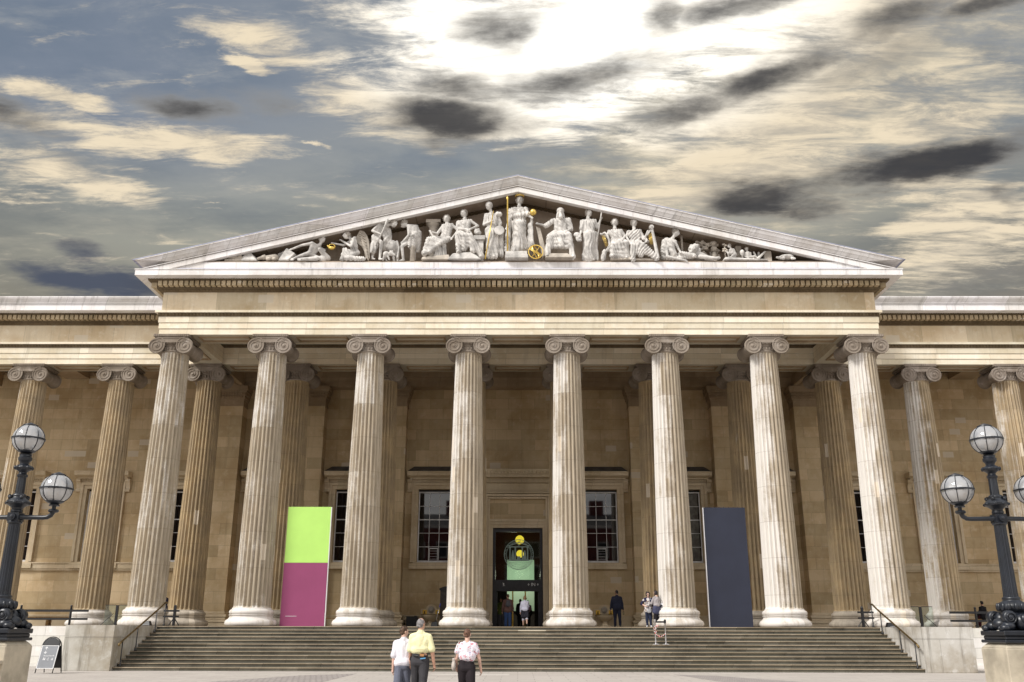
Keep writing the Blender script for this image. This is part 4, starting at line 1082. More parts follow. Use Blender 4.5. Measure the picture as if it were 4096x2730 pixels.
    blob('cap' if hair == 'cap' else 'hair', hairp, M[mat] if hair == 'cap' else M['marble_hair'], T, voxel*.75, 1, None if hair == 'cap' else curl)
    return T, J
def P3(x, y, z): return Vector((x, y, z + LZ))

PED0 = set(o.name for o in bpy.data.objects)
# left half, outwards in
T, J = statue('reclining_man', 'bare marble man reclining on a tilted rock, propped on one arm, beside the gilded lamp', False, .19, .95, (.8,-.6), 'curly',
   extra_skin=[('c', P3(-10.82,41.75,.36), .07, P3(-9.95,41.8,.42), .12), ('c', P3(-9.85,41.9,.95), .10, P3(-9.5,42.2,.6), .16), ('e', P3(-9.75,42.1,.5), (.22,.2,.2))])
T = thing('rock', (-11.5, 42.1, FLOORZ), 'tilted slab of marble rock under the reclining man\'s hand', 'rock', None)
m = MB(); m.hexa([P3(-11.85,41.8,.33), P3(-11.34,41.75,.33), P3(-11.30,42.2,.33), P3(-11.85,42.2,.33)], [P3(-11.50,41.85,1.02), P3(-11.06,41.85,.72), P3(-11.02,42.2,.74), P3(-11.46,42.25,1.08)])
m.hexa([P3(-12.05,42.2,.33), P3(-11.3,42.2,.33), P3(-11.3,42.5,.33), P3(-12.05,42.5,.33)], [P3(-12.02,42.25,.88), P3(-11.5,42.25,1.17), P3(-11.4,42.5,1.17), P3(-12.02,42.5,.9)])
m.build('rock_mass', M['marble'], T, bevel=.03)
T = thing('gilded_lamp', (-9.28, 42.0, LZ+1.0), 'small gilded oil lamp held out between the reclining man and the angel', 'lamp')
m = MB(); m.ell(P3(-9.28,42.0,1.06), (.17,.12,.09), 16, 8); m.caps(P3(-9.40,42,1.08), .05, P3(-9.50,42,1.20), .03); m.tube([P3(-9.28+.17*math.cos(a*.35), 42, 1.09+.18*math.sin(a*.35)) for a in range(10)], .022, 8)
m.build('lamp_bowl', M['gold'], T, True)
T, J = statue('angel', 'kneeling winged marble angel reaching towards the gilded lamp', True, .19, .92, (-.85,-.5), 'bun', .5)
m = MB(); wp = [(-7.94,2.08),(-7.72,2.0),(-7.58,1.8),(-7.47,1.5),(-7.42,1.15),(-7.39,.57),(-7.58,.57),(-7.68,.95),(-7.8,1.2),(-7.98,1.33),(-8.08,1.45),(-8.11,1.71)]
m.prism([(x, z+LZ) for x, z in wp], 42.12, 42.24, 'y')
for i in range(9):
    z = 1.9 - i*.13; x = -7.98 + i*.05
    m.caps(P3(x, 42.11, z), .05, P3(x+.30-.02*i, 42.10, z-.16-.03*i), .03)
m.build('wing', M['marble_dim'], T, True, angle=40)
T, J = statue('hunter', 'wreathed marble hunter bending over his staff with a cloth round his waist', False, .20, 1.0, (.75,-.5,-.45), 'curly',
   extra=[('c', P3(-7.15,42.05,1.68), .16, P3(-7.2,42.1,.95), .17), ('c', P3(-7.0,42.05,1.6), .14, P3(-7.1,42.0,1.0), .10), ('c', P3(-6.5,42.2,2.1), .12, P3(-6.45,42.3,1.55), .14), ('c', P3(-6.75,42.15,2.0), .12, P3(-6.6,42.2,1.5), .12)], amp=.022)
m = MB(); m.tube([P3(-7.02,41.62,1.0), P3(-6.62,41.62,2.08), P3(-6.56,41.62,2.26), P3(-6.49,41.62,2.45)], [.035,.035,.06,.04], 8); m.build('staff', M['marble'], T, True)
T = thing('bull_statue', (-6.3, 42.3, FLOORZ), 'marble bull standing behind the small dog, its rump turned outward', 'statue', 'marble animals in the pediment')
blob('body', [('e', P3(-6.29,42.15,1.18), (.30,.3,.36)), ('e', P3(-6.6,42.4,1.3), (.35,.3,.3)), ('c', P3(-6.05,42.2,1.1), .17, P3(-6.0,42.2,.75), .09), ('c', P3(-6.0,42.2,.75), .08, P3(-5.98,42.2,.36), .06),
   ('c', P3(-6.3,42.1,1.0), .15, P3(-6.2,42.15,.7), .09), ('c', P3(-6.2,42.15,.7), .08, P3(-6.15,42.15,.36), .06), ('c', P3(-6.05,42.1,1.45), .06, P3(-5.92,42.05,1.1), .05), ('c', P3(-5.92,42.05,1.1), .05, P3(-5.98,42.0,.55), .06)], M['marble'], T, .03)
T = thing('dog_statue', (-6.45, 41.8, FLOORZ), 'small marble dog at the bending hunter\'s feet', 'statue', 'marble animals in the pediment')
blob('body', [('e', P3(-6.52,41.85,.66), (.17,.14,.16)), ('e', P3(-6.27,41.78,.68), (.13,.12,.13)), ('c', P3(-6.24,41.75,.66), .09, P3(-6.10,41.72,.58), .06), ('e', P3(-6.32,41.78,.80), (.04,.03,.06)), ('e', P3(-6.22,41.78,.80), (.04,.03,.06)),
   ('c', P3(-6.6,41.85,.6), .07, P3(-6.66,41.85,.37), .05), ('c', P3(-6.45,41.8,.6), .06, P3(-6.35,41.8,.37), .045), ('c', P3(-6.62,41.9,.6), .06, P3(-6.5,41.95,.37), .05)], M['marble'], T, .022)
T, J = statue('shepherd', 'marble shepherd seen from behind with a shaggy fleece over his back', False, .20, 1.0, (-.7,.3,-.5), 'curly',
   extra=[('c', P3(-5.2,42.1,2.2), .14, P3(-5.05,42.1,1.8), .15), ('c', P3(-5.15,42.0,1.75), .17, P3(-5.2,42.0,1.15), .17), ('c', P3(-4.95,42.1,1.9), .12, P3(-5.0,42.15,1.0), .13), ('c', P3(-5.35,41.95,1.5), .13, P3(-5.35,41.95,1.15), .13)],
   lam=.11, amp=.03, diag=1.0)
m = MB(); m.lathe([(.13,.33),(.11,.9),(.15,1.0),(.17,1.15)], 14, P3(-5.23, 42.0, 0)); m.build('tree_stump', M['marble_dim'], T, True)
T = thing('altar_column', (-4.27, 42.6, FLOORZ), 'short fluted marble column standing between the shepherd and the reading woman', 'column')
m = MB(); m.lathe([(.235,.34),(.225,2.3),(.24,2.32),(.24,2.40),(.30,2.46),(.335,2.58)], 24, P3(-4.28, 42.58, 0)); m.build('shaft', M['marble_dim'], T, True, angle=35)
m = MB(); m.box(-4.65, -3.92, 42.3, 42.84, LZ+2.60, LZ+2.76); m.build('abacus', M['marble_dim'], T)
T, J = statue('reader', 'seated marble woman lifting an open book, next to the short column', True, .205, 1.0, (-.1,-1), 'bun', .5, extra=[('c', P3(-4.05,41.9,1.2), .12, P3(-4.03,41.9,.5), .13), ('c', P3(-3.7,42.0,1.25), .13, P3(-3.67,41.95,.5), .15), ('c', P3(-3.9,41.85,1.0), .1, P3(-3.85,41.9,.5), .13), ('c', P3(-4.3,41.75,1.1), .1, P3(-4.4,41.75,.75), .1)])
m = MB(); m.obox(P3(-4.10,41.78,1.78), (.30,.2,.06), Euler((.3,.28,0))); m.build('book', M['marble'], T)
m = MB(); m.hexa([P3(-4.75,41.7,.335), P3(-3.35,41.7,.335), P3(-3.35,42.3,.335), P3(-4.75,42.3,.335)], [P3(-4.7,41.75,.5), P3(-3.4,41.75,.62), P3(-3.4,42.3,.66), P3(-4.7,42.3,.56)]); m.build('rock_base', M['marble_dim'], T, bevel=.03)
T, J = statue('sculptor', 'seated marble woman leaning one arm on a carved lion head over a bench', True, .205, 1.02, (-.3,-1), 'bun', .6, extra=[('c', P3(-2.38,41.75,1.5), .14, P3(-2.2,41.72,.8), .16), ('c', P3(-2.65,41.72,1.4), .14, P3(-2.65,41.75,.9), .14), ('c', P3(-2.2,41.8,1.3), .12, P3(-1.85,41.8,.6), .12)])
blob('lion_head', [('e', P3(-2.04,41.9,1.88), (.16,.15,.17)), ('e', P3(-1.95,41.85,1.80), (.12,.11,.12)), ('e', P3(-2.12,41.9,2.0), .06), ('e', P3(-1.96,41.9,2.02), .06), ('e', P3(-2.02,41.78,1.76), .08)], M['marble'], T, .022)
m = MB(); m.box(-2.2, -1.64, 41.75, 42.5, LZ+1.42, LZ+1.64); m.box(-2.12, -1.72, 41.85, 42.5, LZ+.335, LZ+1.415); m.build('bench', M['marble'], T, bevel=.012)
m = MB(); m.hexa([P3(-3.45,41.65,.335), P3(-1.8,41.65,.335), P3(-1.8,42.3,.335), P3(-3.45,42.3,.335)], [P3(-3.2,41.7,.66), P3(-2.3,41.7,.74), P3(-2.3,42.3,.78), P3(-3.2,42.3,.7)]); m.build('rock_base', M['marble'], T, bevel=.03)
T, J = statue('painter', 'standing marble woman in a cap with a palette and a thin gilded staff', True, .20, 1.02, (-.55,-.85), 'cap', .15, extra=[('c', P3(-.86,42.15,1.9), .13, P3(-.84,42.15,.75), .15), ('c', P3(-1.3,42,1.9), .2, P3(-1.28,41.95,.6), .17), ('e', P3(-.98,41.98,2.86), (.2,.16,.14)), ('c', P3(-1.05,42.1,2.8), .12, P3(-.88,42.15,1.9), .12)])
m = MB(); m.lathe([(.235,-.02),(.25,0),(.235,.02)], 28, P3(-.92,41.72,1.88), 'y'); m.build('palette', M['marble'], T, True, angle=40)
m = MB(); m.tube([P3(-1.22,41.66,2.9), P3(-1.60,41.66,.34)], [.022,.03], 8); m.build('gilded_staff', M['gold'], T, True)
T, J = statue('tall', 'tallest crowned marble woman at the centre, holding a gilded spear and a gilded globe', True, .215, 1.08, (0,-1), 'bun', .35, extra=[('c', P3(-.38,42.1,3.1), .13, P3(-.52,42.15,1.0), .16), ('c', P3(-.2,42.0,2.75), .14, P3(.5,41.92,2.86), .13), ('c', P3(.68,42.0,2.6), .06, P3(.72,42.05,1.25), .10), ('c', P3(.07,42.0,2.3), .26, P3(.08,41.95,1.0), .24), ('c', P3(.6,42.1,2.4), .1, P3(.55,42.1,1.1), .12)])
m = MB(); m.tube([P3(-.50,41.68,.70), P3(-.51,41.68,3.5), P3(-.515,41.68,3.56), P3(-.515,41.68,3.62), P3(-.52,41.68,3.75)], [.035,.035,.06,.055,.01], 10); m.build('gilded_spear', M['gold'], T, True)
m = MB(); m.ell(P3(.76,41.76,2.87), .168, 20, 12); m.build('gilded_globe', M['gold'], T, True)
m = MB(); m.tube([P3(.09+.20*math.cos(a*PI/8), 42.0+.20*math.sin(a*PI/8), 3.84) for a in range(16)], .018, 6, True)
for a in range(16): m.ell(P3(.09+.21*math.cos(a*PI/8), 42.0+.21*math.sin(a*PI/8), 3.88), .028, 6, 4)
m.build('gilded_crown', M['gold'], T, True)
m = MB(); m.box(-.62, .50, 41.5, 42.4, LZ+.335, LZ+.52); m.box(-.60, .46, 41.56, 42.4, LZ+.523, LZ+.72); m.build('plinth', M['marble'], T, bevel=.02)
T = thing('armillary_sphere', (.88, 41.62, FLOORZ), 'gilded ring globe standing at the tall crowned woman\'s feet', 'sphere')
def ringm(R, w_, rot, c):
    m_ = MB(); N = 40; Rm = rot.to_matrix(); vs = []; fs = []
    for i in range(N):
        a_ = 2*PI*i/N
        for (rr, h) in ((R-.02, -w_), (R+.02, -w_), (R+.02, w_), (R-.02, w_)): vs.append(Rm @ Vector((rr*math.cos(a_), rr*math.sin(a_), h)) + c)
    for i in range(N):
        k = (i+1) % N
        for q_ in range(4): fs.append((4*i+q_, 4*i+(q_+1) % 4, 4*k+(q_+1) % 4, 4*k+q_))
    return m_.add(vs, fs)
cA = P3(.88, 41.62, .69)
ringm(.35, .028, Euler((rad(90), 0, 0)), cA).build('meridian_ring', M['gold'], T, True, angle=40)
ringm(.33, .025, Euler((rad(75), rad(8), rad(62))), cA).build('colure_ring', M['gold'], T, True, angle=40)
ringm(.31, .045, Euler((rad(22), rad(33), 0)), cA).build('zodiac_band', M['gold'], T, True, angle=40)
m = MB(); m.tube([cA + Vector((-.2, 0, -.28)), cA + Vector((.2, 0, .28))], .02, 8); m.build('axis_rod', M['gold'], T, True)
T, J = statue('bearded', 'seated bearded marble man in a smooth cap, arm over a carved slab', 'sleeves', .205, 1.06, (0,-1), 'cap', .5, extra=[('c', P3(1.66,41.65,1.48), .15, P3(1.6,41.62,.95), .15), ('c', P3(2.13,41.62,1.5), .15, P3(2.15,41.6,.98), .15), ('c', P3(1.6,41.66,1.2), .12, P3(2.5,41.66,1.2), .13)],
   extra_skin=[('c', P3(2.15,41.88,2.86), .07, P3(2.15,41.85,2.66), .11), ('c', P3(2.02,42.05,2.95), .06, P3(1.98,42.05,2.72), .06), ('c', P3(2.28,42.05,2.95), .06, P3(2.32,42.05,2.72), .06)])
m = MB(); m.prism([(.93,LZ+2.22),(1.14,LZ+2.12),(1.45,LZ+.75),(1.25,LZ+.6)], 42.0, 42.35, 'y'); m.build('carved_slab', M['marble_dim'], T, bevel=.012)
m = MB(); m.hexa([P3(1.35,41.45,.335), P3(2.75,41.45,.335), P3(2.75,42.3,.335), P3(1.35,42.3,.335)], [P3(1.5,41.6,.62), P3(2.45,41.6,.62), P3(2.45,42.3,.66), P3(1.5,42.3,.66)]); m.build('rock_base', M['marble_dim'], T, bevel=.03)
T, J = statue('mask', 'standing marble woman with a theatre mask at her side and a shepherd\'s crook', True, .20, 1.02, (.45,-.9), 'bun', .1, extra=[('c', P3(3.55,42,1.8), .22, P3(3.5,41.98,.5), .24), ('c', P3(3.88,42.1,1.9), .1, P3(3.92,42.1,.5), .1), ('c', P3(3.87,42.05,2.45), .11, P3(3.98,42.1,2.2), .12), ('c', P3(3.23,42.05,2.45), .11, P3(3.2,42.05,2.1), .11)])
m = MB(); m.tube([P3(3.91,41.85,1.25), P3(4.17,41.85,2.75), P3(4.20,41.85,3.0), P3(4.12,41.85,3.09), P3(4.04,41.85,3.08)], [.035,.032,.04,.04,.03], 8); m.build('crook', M['marble'], T, True)
blob('theatre_mask', [('e', P3(3.03,41.82,1.52), (.15,.09,.23)), ('e', P3(2.95,41.82,1.68), (.17,.1,.14)), ('e', P3(3.12,41.78,1.62), (.05,.05,.03)), ('e', P3(2.98,41.75,1.6), (.04,.05,.03)), ('e', P3(3.06,41.73,1.52), (.03,.05,.06)), ('e', P3(3.1,41.76,1.36), (.09,.06,.07))], M['marble'], T, .02)
T, J = statue('lyre', 'seated marble woman holding a small lyre with gilded strings', True, .20, 1.0, (-.05,-1), 'bun', .6, extra=[('c', P3(4.3,41.82,.8), .1, P3(4.22,41.82,.42), .12), ('c', P3(4.85,41.75,1.15), .14, P3(4.45,41.78,.85), .10), ('c', P3(5.36,41.75,1.1), .12, P3(5.45,41.85,.5), .12), ('c', P3(5.0,41.72,1.2), .13, P3(4.75,41.75,.7), .12)])
m = MB(); m.tube([P3(4.22,41.78,1.72), P3(4.33,41.78,1.78), P3(4.45,41.78,1.65), P3(4.53,41.78,1.4), P3(4.55,41.78,1.12), P3(4.46,41.78,.98)], [.04,.06,.055,.05,.05,.05], 8)
m.build('lyre_frame', M['marble'], T, True)
m = MB()
for i in range(5): m.tube([P3(4.17+i*.033,41.76,1.62+i*.008), P3(4.36+i*.03,41.76,1.02+i*.01)], .007, 5)
m.build('gilded_strings', M['gold'], T, True)
m = MB(); m.hexa([P3(4.55,41.7,.335), P3(5.6,41.7,.335), P3(5.6,42.3,.335), P3(4.55,42.3,.335)], [P3(4.7,41.85,.6), P3(5.5,41.85,.66), P3(5.5,42.3,.7), P3(4.7,42.3,.66)]); m.build('rock_base', M['marble_dim'], T, bevel=.03)
T, J = statue('harp', 'seated marble woman beside a tall harp with a scrolled top', True, .20, 1.0, (.2,-1), 'bun', -.5, extra=[('c', P3(6.2,41.75,1.1), .14, P3(6.7,41.75,.55), .14), ('c', P3(6.0,41.72,1.1), .14, P3(6.05,41.75,.6), .15), ('c', P3(6.1,41.72,1.0), .14, P3(6.5,41.75,.65), .15), ('c', P3(6.25,42.0,1.6), .1, P3(6.42,41.98,1.4), .11)])
m = MB(); m.tube([P3(6.88,41.72,.40), P3(6.78,41.8,1.3), P3(6.70,41.86,1.9), P3(6.68,41.88,2.0)], [.09,.08,.07,.08], 12); m.lathe([(.11,-.11),(.12,-.05),(.12,.05),(.11,.11)], 18, P3(6.66,41.88,2.10), 'y'); m.ell(P3(6.66,41.76,2.10), .045, 8, 6); m.caps(P3(6.6,41.88,1.92), .05, P3(6.45,41.88,1.7), .05); m.build('harp_post', M['marble'], T, True, angle=40)
m = MB()
for i in range(6): m.tube([P3(6.5+i*.026,41.84,1.66+i*.03), P3(6.56+i*.026,41.80,1.16)], .007, 5)
m.build('gilded_strings', M['gold'], T, True)
m = MB(); m.hexa([P3(5.55,41.75,.335), P3(6.95,41.75,.335), P3(6.95,42.3,.335), P3(5.55,42.3,.335)], [P3(5.6,41.85,.5), P3(6.7,41.85,.44), P3(6.7,42.3,.5), P3(5.6,42.3,.6)]); m.build('rock_base', M['marble_dim'], T, bevel=.03)
T, J = statue('leaning', 'curly-haired marble youth sitting on the ledge and gazing down at the lion', True, .205, 1.0, (.8,-.5,-.35), 'curly', .6, loose=.8, extra=[('c', P3(7.35,42,1.4), .16, P3(7.25,42,.8), .19), ('c', P3(7.55,41.95,1.3), .17, P3(7.7,41.9,.7), .16), ('c', P3(8.1,41.9,.7), .13, P3(8.7,41.9,.6), .12)])
T = thing('lion_statue', (8.9, 42.0, FLOORZ), 'marble lion lying down with a full mane, in front of the carved palm', 'statue', 'marble animals in the pediment')
lp = [('e', P3(8.78,41.95,.98), (.19,.2,.22)), ('e', P3(8.74,41.80,.88), (.12,.13,.12)), ('c', P3(8.74,41.75,1.02), .05, P3(8.73,41.68,.88), .06), ('e', P3(8.68,42,1.18), .06), ('e', P3(8.92,42,1.16), .06), ('c', P3(8.95,42.1,.7), .23, P3(9.35,42.2,.58), .2), ('c', P3(9.0,41.85,.55), .11, P3(9.75,41.75,.40), .08), ('e', P3(9.85,41.75,.42), (.13,.1,.08)), ('c', P3(9.3,42.0,.5), .11, P3(9.6,42.0,.42), .1)]
for i in range(18):
    a = i*.72; lp.append(('e', P3(8.79+.24*math.cos(a), 42.02+.05*math.sin(i*3), .98+.25*math.sin(a)), (.075,.1,.075)))
blob('body', lp, M['marble'], T, .024)
T = thing('carved_palm', (9.8, 42.5, FLOORZ), 'dark relief of palm fronds, basket and leaves behind the lion', 'relief')
m = MB(); rg = random.Random(4)
for i in range(30):
    x = rg.uniform(9.05, 10.1); z = 1.66 - (x-9.0)*.22 - rg.uniform(0, .35); a = rg.uniform(-.8, .8)
    m.ell(P3(x, 42.5+rg.uniform(-.06,.06), z), (.15,.05,.06), 8, 5, Euler((0, a, 0)))
for i in range(14):
    x = rg.uniform(9.1, 10.1); m.ell(P3(x, 42.55, rg.uniform(.7,1.1)), (.13,.05,.07), 8, 5, Euler((0, rg.uniform(-1.4,1.4), 0)))
m.build('leaves', M['marble_dim'], T, True)
m = MB(); m.lathe([(.10,1.02),(.15,1.06),(.16,1.15),(.15,1.25),(.10,1.28)], 16, P3(9.84,42.4,0)); m.lathe([(.14,.4),(.12,.7),(.09,1.0)], 12, P3(9.84,42.4,0)); m.lathe([(.07,1.29),(.12,1.4),(.2,1.52)], 10, P3(9.84,42.42,0)); m.build('basket', M['marble_dim'], T, True)
m = MB(); m.box(8.25, 8.34, 42.5, 42.6, LZ+.5, LZ+1.95); m.build('post', M['marble_dim'], T)
T, J = statue('putto', 'small marble cherub kneeling at a blossoming branch', False, .105, .55, (-.8,-.4,-.3), 'curly', voxel=.02, extra_skin=[('e', P3(10.75,42.05,.74), (.13,.12,.12)), ('c', P3(10.72,42.05,.95), .09, P3(10.75,42.05,.75), .1)])
m = MB(); m.tube([P3(10.31,42.1,1.34), P3(10.30,42.05,1.0), P3(10.31,42.05,.5)], .03, 6)
for a, z in ((0,.95),(1.3,1.02),(2.6,.9),(3.9,1.0),(5.1,.88),(1,1.2),(4,1.25)): m.ell(P3(10.3+.09*math.cos(a), 42.02, z), (.07,.05,.05), 8, 5)
m.build('branch', M['marble_dim'], T, True)
T, J = statue('child', 'small marble child sitting beside a jar and a fish tail', False, .105, .55, (-.1,-1), 'curly', voxel=.02, extra_skin=[('c', P3(11.43,42.05,.8), .1, P3(11.45,42.05,.55), .1), ('c', P3(11.9,41.95,.5), .07, P3(12.25,42.0,.85), .05), ('c', P3(11.85,42.1,.55), .06, P3(11.75,42.15,.88), .05), ('c', P3(11.95,42.15,.55), .06, P3(12.0,42.2,.88), .06)])
m = MB(); m.lathe([(.03,.5),(.05,.66),(.10,.72),(.12,.82),(.10,.9),(.05,.95)], 14, P3(11.14,42.0,0)); m.build('jar', M['marble'], T, True)
T = thing('rock', (11.1, 42.0, FLOORZ), 'low mound of marble rock under the cherub and the child', 'rock')
m = MB(); m.hexa([P3(10.15,41.72,.335), P3(12.35,41.72,.335), P3(12.35,42.3,.335), P3(10.15,42.3,.335)], [P3(10.25,41.78,.50), P3(12.2,41.78,.38), P3(12.2,42.3,.44), P3(10.25,42.3,.58)]); m.build('rock_mass', M['marble'], T, bevel=.03)
for (x0, x1, y0, z1, lab) in ((10.93,11.2,42.35,1.33,'tall stack of carved stone blocks behind the kneeling cherub'), (12.24,12.6,42.1,.95,'carved stone block between the child and the turtle')):
    T = thing('stone_block', ((x0+x1)/2, y0+.2, FLOORZ), lab, 'block'); m = MB(); n = 3 if z1 > 1 else 2
    for i in range(n): h = (z1-.335)/n; m.box(x0+.01*(i % 2), x1, y0-.0-.02*(i == 0), y0+.35, LZ+.335+i*h, LZ+.335+(i+1)*h-.006)
    m.build('blocks', M['marble_dim'], T, bevel=.006)
T = thing('turtle_statue', (13.3, 42.0, FLOORZ), 'marble turtle crawling in the far right corner of the pediment', 'statue', 'marble animals in the pediment')
blob('body', [('e', P3(13.3,42.0,.56), (.38,.28,.13)), ('c', P3(13.0,41.95,.5), .08, P3(12.82,41.92,.52), .06), ('c', P3(13.1,41.8,.42), .07, P3(12.95,41.7,.38), .05), ('c', P3(13.5,41.8,.42), .07, P3(13.62,41.72,.38), .05)], M['marble'], T, .022)
T = thing('crocodile_statue', (-14.0, 42.0, FLOORZ), 'marble crocodile with open jaws in the far left corner of the pediment', 'statue', 'marble animals in the pediment')
m = MB(); m.caps(P3(-14.5,41.95,.40), .05, P3(-13.6,42.0,.44), .11); m.caps(P3(-14.5,41.95,.56), .045, P3(-13.6,42.05,.54), .11); m.ell(P3(-13.8,42.0,.66), .06, 8, 6)
for i in range(7): m.lathe([(.03,0),(.001,.06)], 6, P3(-14.45+i*.09,41.92,.44))
m.build('body', M['marble_dim'], T, True)
T = thing('rock', (-13.2, 42.1, FLOORZ), 'jagged marble boulder between the crocodile and the cub', 'rock')
m = MB(); m.hexa([P3(-13.7,41.8,.335), P3(-12.9,41.8,.335), P3(-12.9,42.4,.335), P3(-13.7,42.4,.335)], [P3(-13.62,42.0,.74), P3(-13.3,41.9,.80), P3(-12.98,42.3,.62), P3(-13.5,42.4,.86)]); m.build('rock_mass', M['marble'], T, bevel=.04)
T = thing('cub_statue', (-12.4, 42.0, FLOORZ), 'marble leopard cub lying with its paw forward', 'statue', 'marble animals in the pediment')
blob('body', [('e', P3(-12.6,41.95,.54), (.16,.14,.13)), ('c', P3(-12.68,41.9,.5), .09, P3(-12.84,41.85,.44), .07), ('c', P3(-12.4,42.0,.52), .16, P3(-12.1,42.1,.58), .2), ('c', P3(-12.4,41.85,.42), .08, P3(-12.25,41.72,.40), .06), ('e', P3(-12.58,41.95,.68), .04), ('c', P3(-12.1,41.85,.42), .08, P3(-12.0,41.75,.40), .07)], M['marble_dim'], T, .024)
for o in list(COL.objects):          # the groups stand close behind the cornice edge
    if o.parent is None and o.name not in PED0:
        o.location = o.location + Vector((-o.location.x*.0125, -.5, -.221))

# ------------------------------------------------------------------ lamp posts
def lamp_post(x, lab, plab):
    Y = 14.0; pz = 1.37
    P = thing('pedestal', (x, Y, 0), plab, 'pedestal', 'granite lamp pedestals')
    m = MB(); h = .37
    m.box(x-h, x+h, Y-h, Y+h, 0, 1.30); m.hexa([(x-h, Y-h, 1.3), (x+h, Y-h, 1.3), (x+h, Y+h, 1.3), (x-h, Y+h, 1.3)], [(x-h+.07, Y-h+.07, pz), (x+h-.07, Y-h+.07, pz), (x+h-.07, Y+h-.07, pz), (x-h+.07, Y+h-.07, pz)])
    m.build('block', M['granite'], P, bevel=.012)
    m = MB(); s = 1 if x > 0 else 1
    m.box(x+.02, x+h-.02, Y-h-.10, Y-h+.01, 1.06, 1.11); m.box(x+.05, x+h-.05, Y-h-.07, Y-h+.01, 1.0, 1.058); m.box(x+.10, x+h-.10, Y-h-.04, Y-h+.01, .80, .998); m.build('ledge', M['granite'], P, bevel=.006)
    T = thing('street_lamp', (x, Y, pz), lab, 'lamp post', 'cast iron lamp posts in the forecourt')
    c = (x, Y, 0)
    m = MB(); m.box(x-.36, x+.36, Y-.36, Y+.36, pz, pz+.045); m.box(x-.33, x+.33, Y-.33, Y+.33, pz+.045, pz+.10); m.box(x-.355, x+.355, Y-.355, Y+.355, pz+.10, pz+.17)
    m.build('plinth', M['iron'], T, bevel=.012)
    m = MB()
    # crouching lion-paw scrolls at the four corners
    for sx in (-1, 1):
        for sy in (-1, 1):
            bx, by = x+sx*.22, Y+sy*.22
            m.ell((bx, by, pz+.235), (.10,.10,.07), 12, 8); m.ell((bx+sx*.07, by+sy*.05, pz+.21), (.075,.07,.05), 10, 6)
            for k in range(3): m.ell((bx+sx*.10, by+sy*.02+(k-1)*.045, pz+.20), (.04,.025,.035), 8, 5)
            m.lathe([(.085, by-.06), (.10, by-.04), (.10, by+.04), (.085, by+.06)], 16, (bx-sx*.03, 0, pz+.35), 'y'); m.ell((bx-sx*.03, by-.06*1, pz+.35), (.035,.02,.035), 8, 6)
            pts = [(bx-sx*.03+(.02+.07*i/20)*math.cos(i*.62)*sx, by-.065, pz+.35+(.02+.07*i/20)*math.sin(i*.62)) for i in range(21)]; m.tube(pts, .011, 5)
            m.ell((x+sx*.13, Y+sy*.13, pz+.32), (.10,.10,.11), 10, 7)
        m.ell((x+sx*.2, Y, pz+.26), (.13,.12,.09), 12, 8)
    m.ell((x, Y-.2, pz+.29), (.12,.11,.12), 12, 8); m.ell((x, Y-.28, pz+.33), (.06,.05,.07), 10, 7); m.ell((x, Y+.2, pz+.27), (.12,.12,.10), 12, 8)
    m.lathe([(.2, pz+.17), (.17, pz+.42)], 20, c)
    m.build('lion_paws', M['iron'], T, True)
    m = MB()
    m.lathe([(.115, pz+.38), (.14, pz+.40), (.15, pz+.43), (.19, pz+.46), (.205, pz+.50), (.19, pz+.545), (.13, pz+.585), (.115, pz+.60), (.125, pz+.61), (.125, pz+.63), (.105, pz+.645)], 28, c)
    for i in range(14):
        a = 2*PI*i/14; m.ell((x+.195*math.cos(a), Y+.195*math.sin(a), pz+.50), (.03,.03,.06), 6, 5)
    m.build('base_bulb', M['iron'], T, True)
    m = MB(); zs = [pz+.64, 2.06, 2.5, 3.02, 3.06]; R0 = [.104,.100,.092,.083,.083]; vs = []; fs = []; n = 64
    for z, R in zip(zs, R0):
        for i in range(n):
            a = 2*PI*i/n; rr = R*(1-.07*(1 if i % 4 in (1, 2) else 0)); vs.append((x+rr*math.cos(a), Y+rr*math.sin(a), z))
    for j in range(len(zs)-1):
        for i in range(n): k = (i+1) % n; fs.append((j*n+i, j*n+k, (j+1)*n+k, (j+1)*n+i))
    m.add(vs, fs); m.build('post', M['iron'], T, True, angle=25)
    m = MB(); m.lathe([(.09,3.05),(.105,3.065),(.105,3.08),(.095,3.09)], 24, c); m.obox((x, Y, 3.15), (.17,.17,.13)); m.lathe([(.05,Y-.12),(.05,Y-.08)], 12, (x, 0, 3.15), 'y'); m.ell((x, Y-.12, 3.15), (.03,.02,.03), 8, 6)
    m.lathe([(.07,3.21),(.085,3.23),(.085,3.25),(.075,3.27),(.08,3.285),(.085,3.30)], 20, c); m.build('cross_block', M['iron'], T, bevel=0)
    m = MB(); m.lathe([(.085,3.29),(.12,3.32),(.165,3.345),(.17,3.375),(.15,3.405),(.11,3.43),(.10,3.45),(.105,3.47),(.10,3.485),(.085,3.50)], 28, c)
    for i in range(8):
        a = 2*PI*i/8+.2; m.ell((x+.155*math.cos(a), Y+.155*math.sin(a), 3.36), (.035,.035,.025), 8, 6)
    for i in range(4):
        a = PI/4 + i*PI/2; cx_, cy_ = x+.125*math.cos(a), Y+.125*math.sin(a)
        m.lathe([(.03, -.018), (.03, .018)], 12, (cx_, cy_, 3.455), 'y'); m.ell((cx_, cy_, 3.44), (.028,.028,.035), 8, 6)
    m.build('scroll_collar', M['iron'], T, True, angle=40)
    m = MB(); vs = []; fs = []
    for z, R in ((3.48,.07),(3.52,.066),(3.76,.06)):
        for i in range(48):
            a = 2*PI*i/48; rr = R*(1-.07*(1 if i % 4 in (1, 2) else 0)); vs.append((x+rr*math.cos(a), Y+rr*math.sin(a), z))
    for j in range(2):
        for i in range(48): k = (i+1) % 48; fs.append((j*48+i, j*48+k, (j+1)*48+k, (j+1)*48+i))
    m.add(vs, fs)
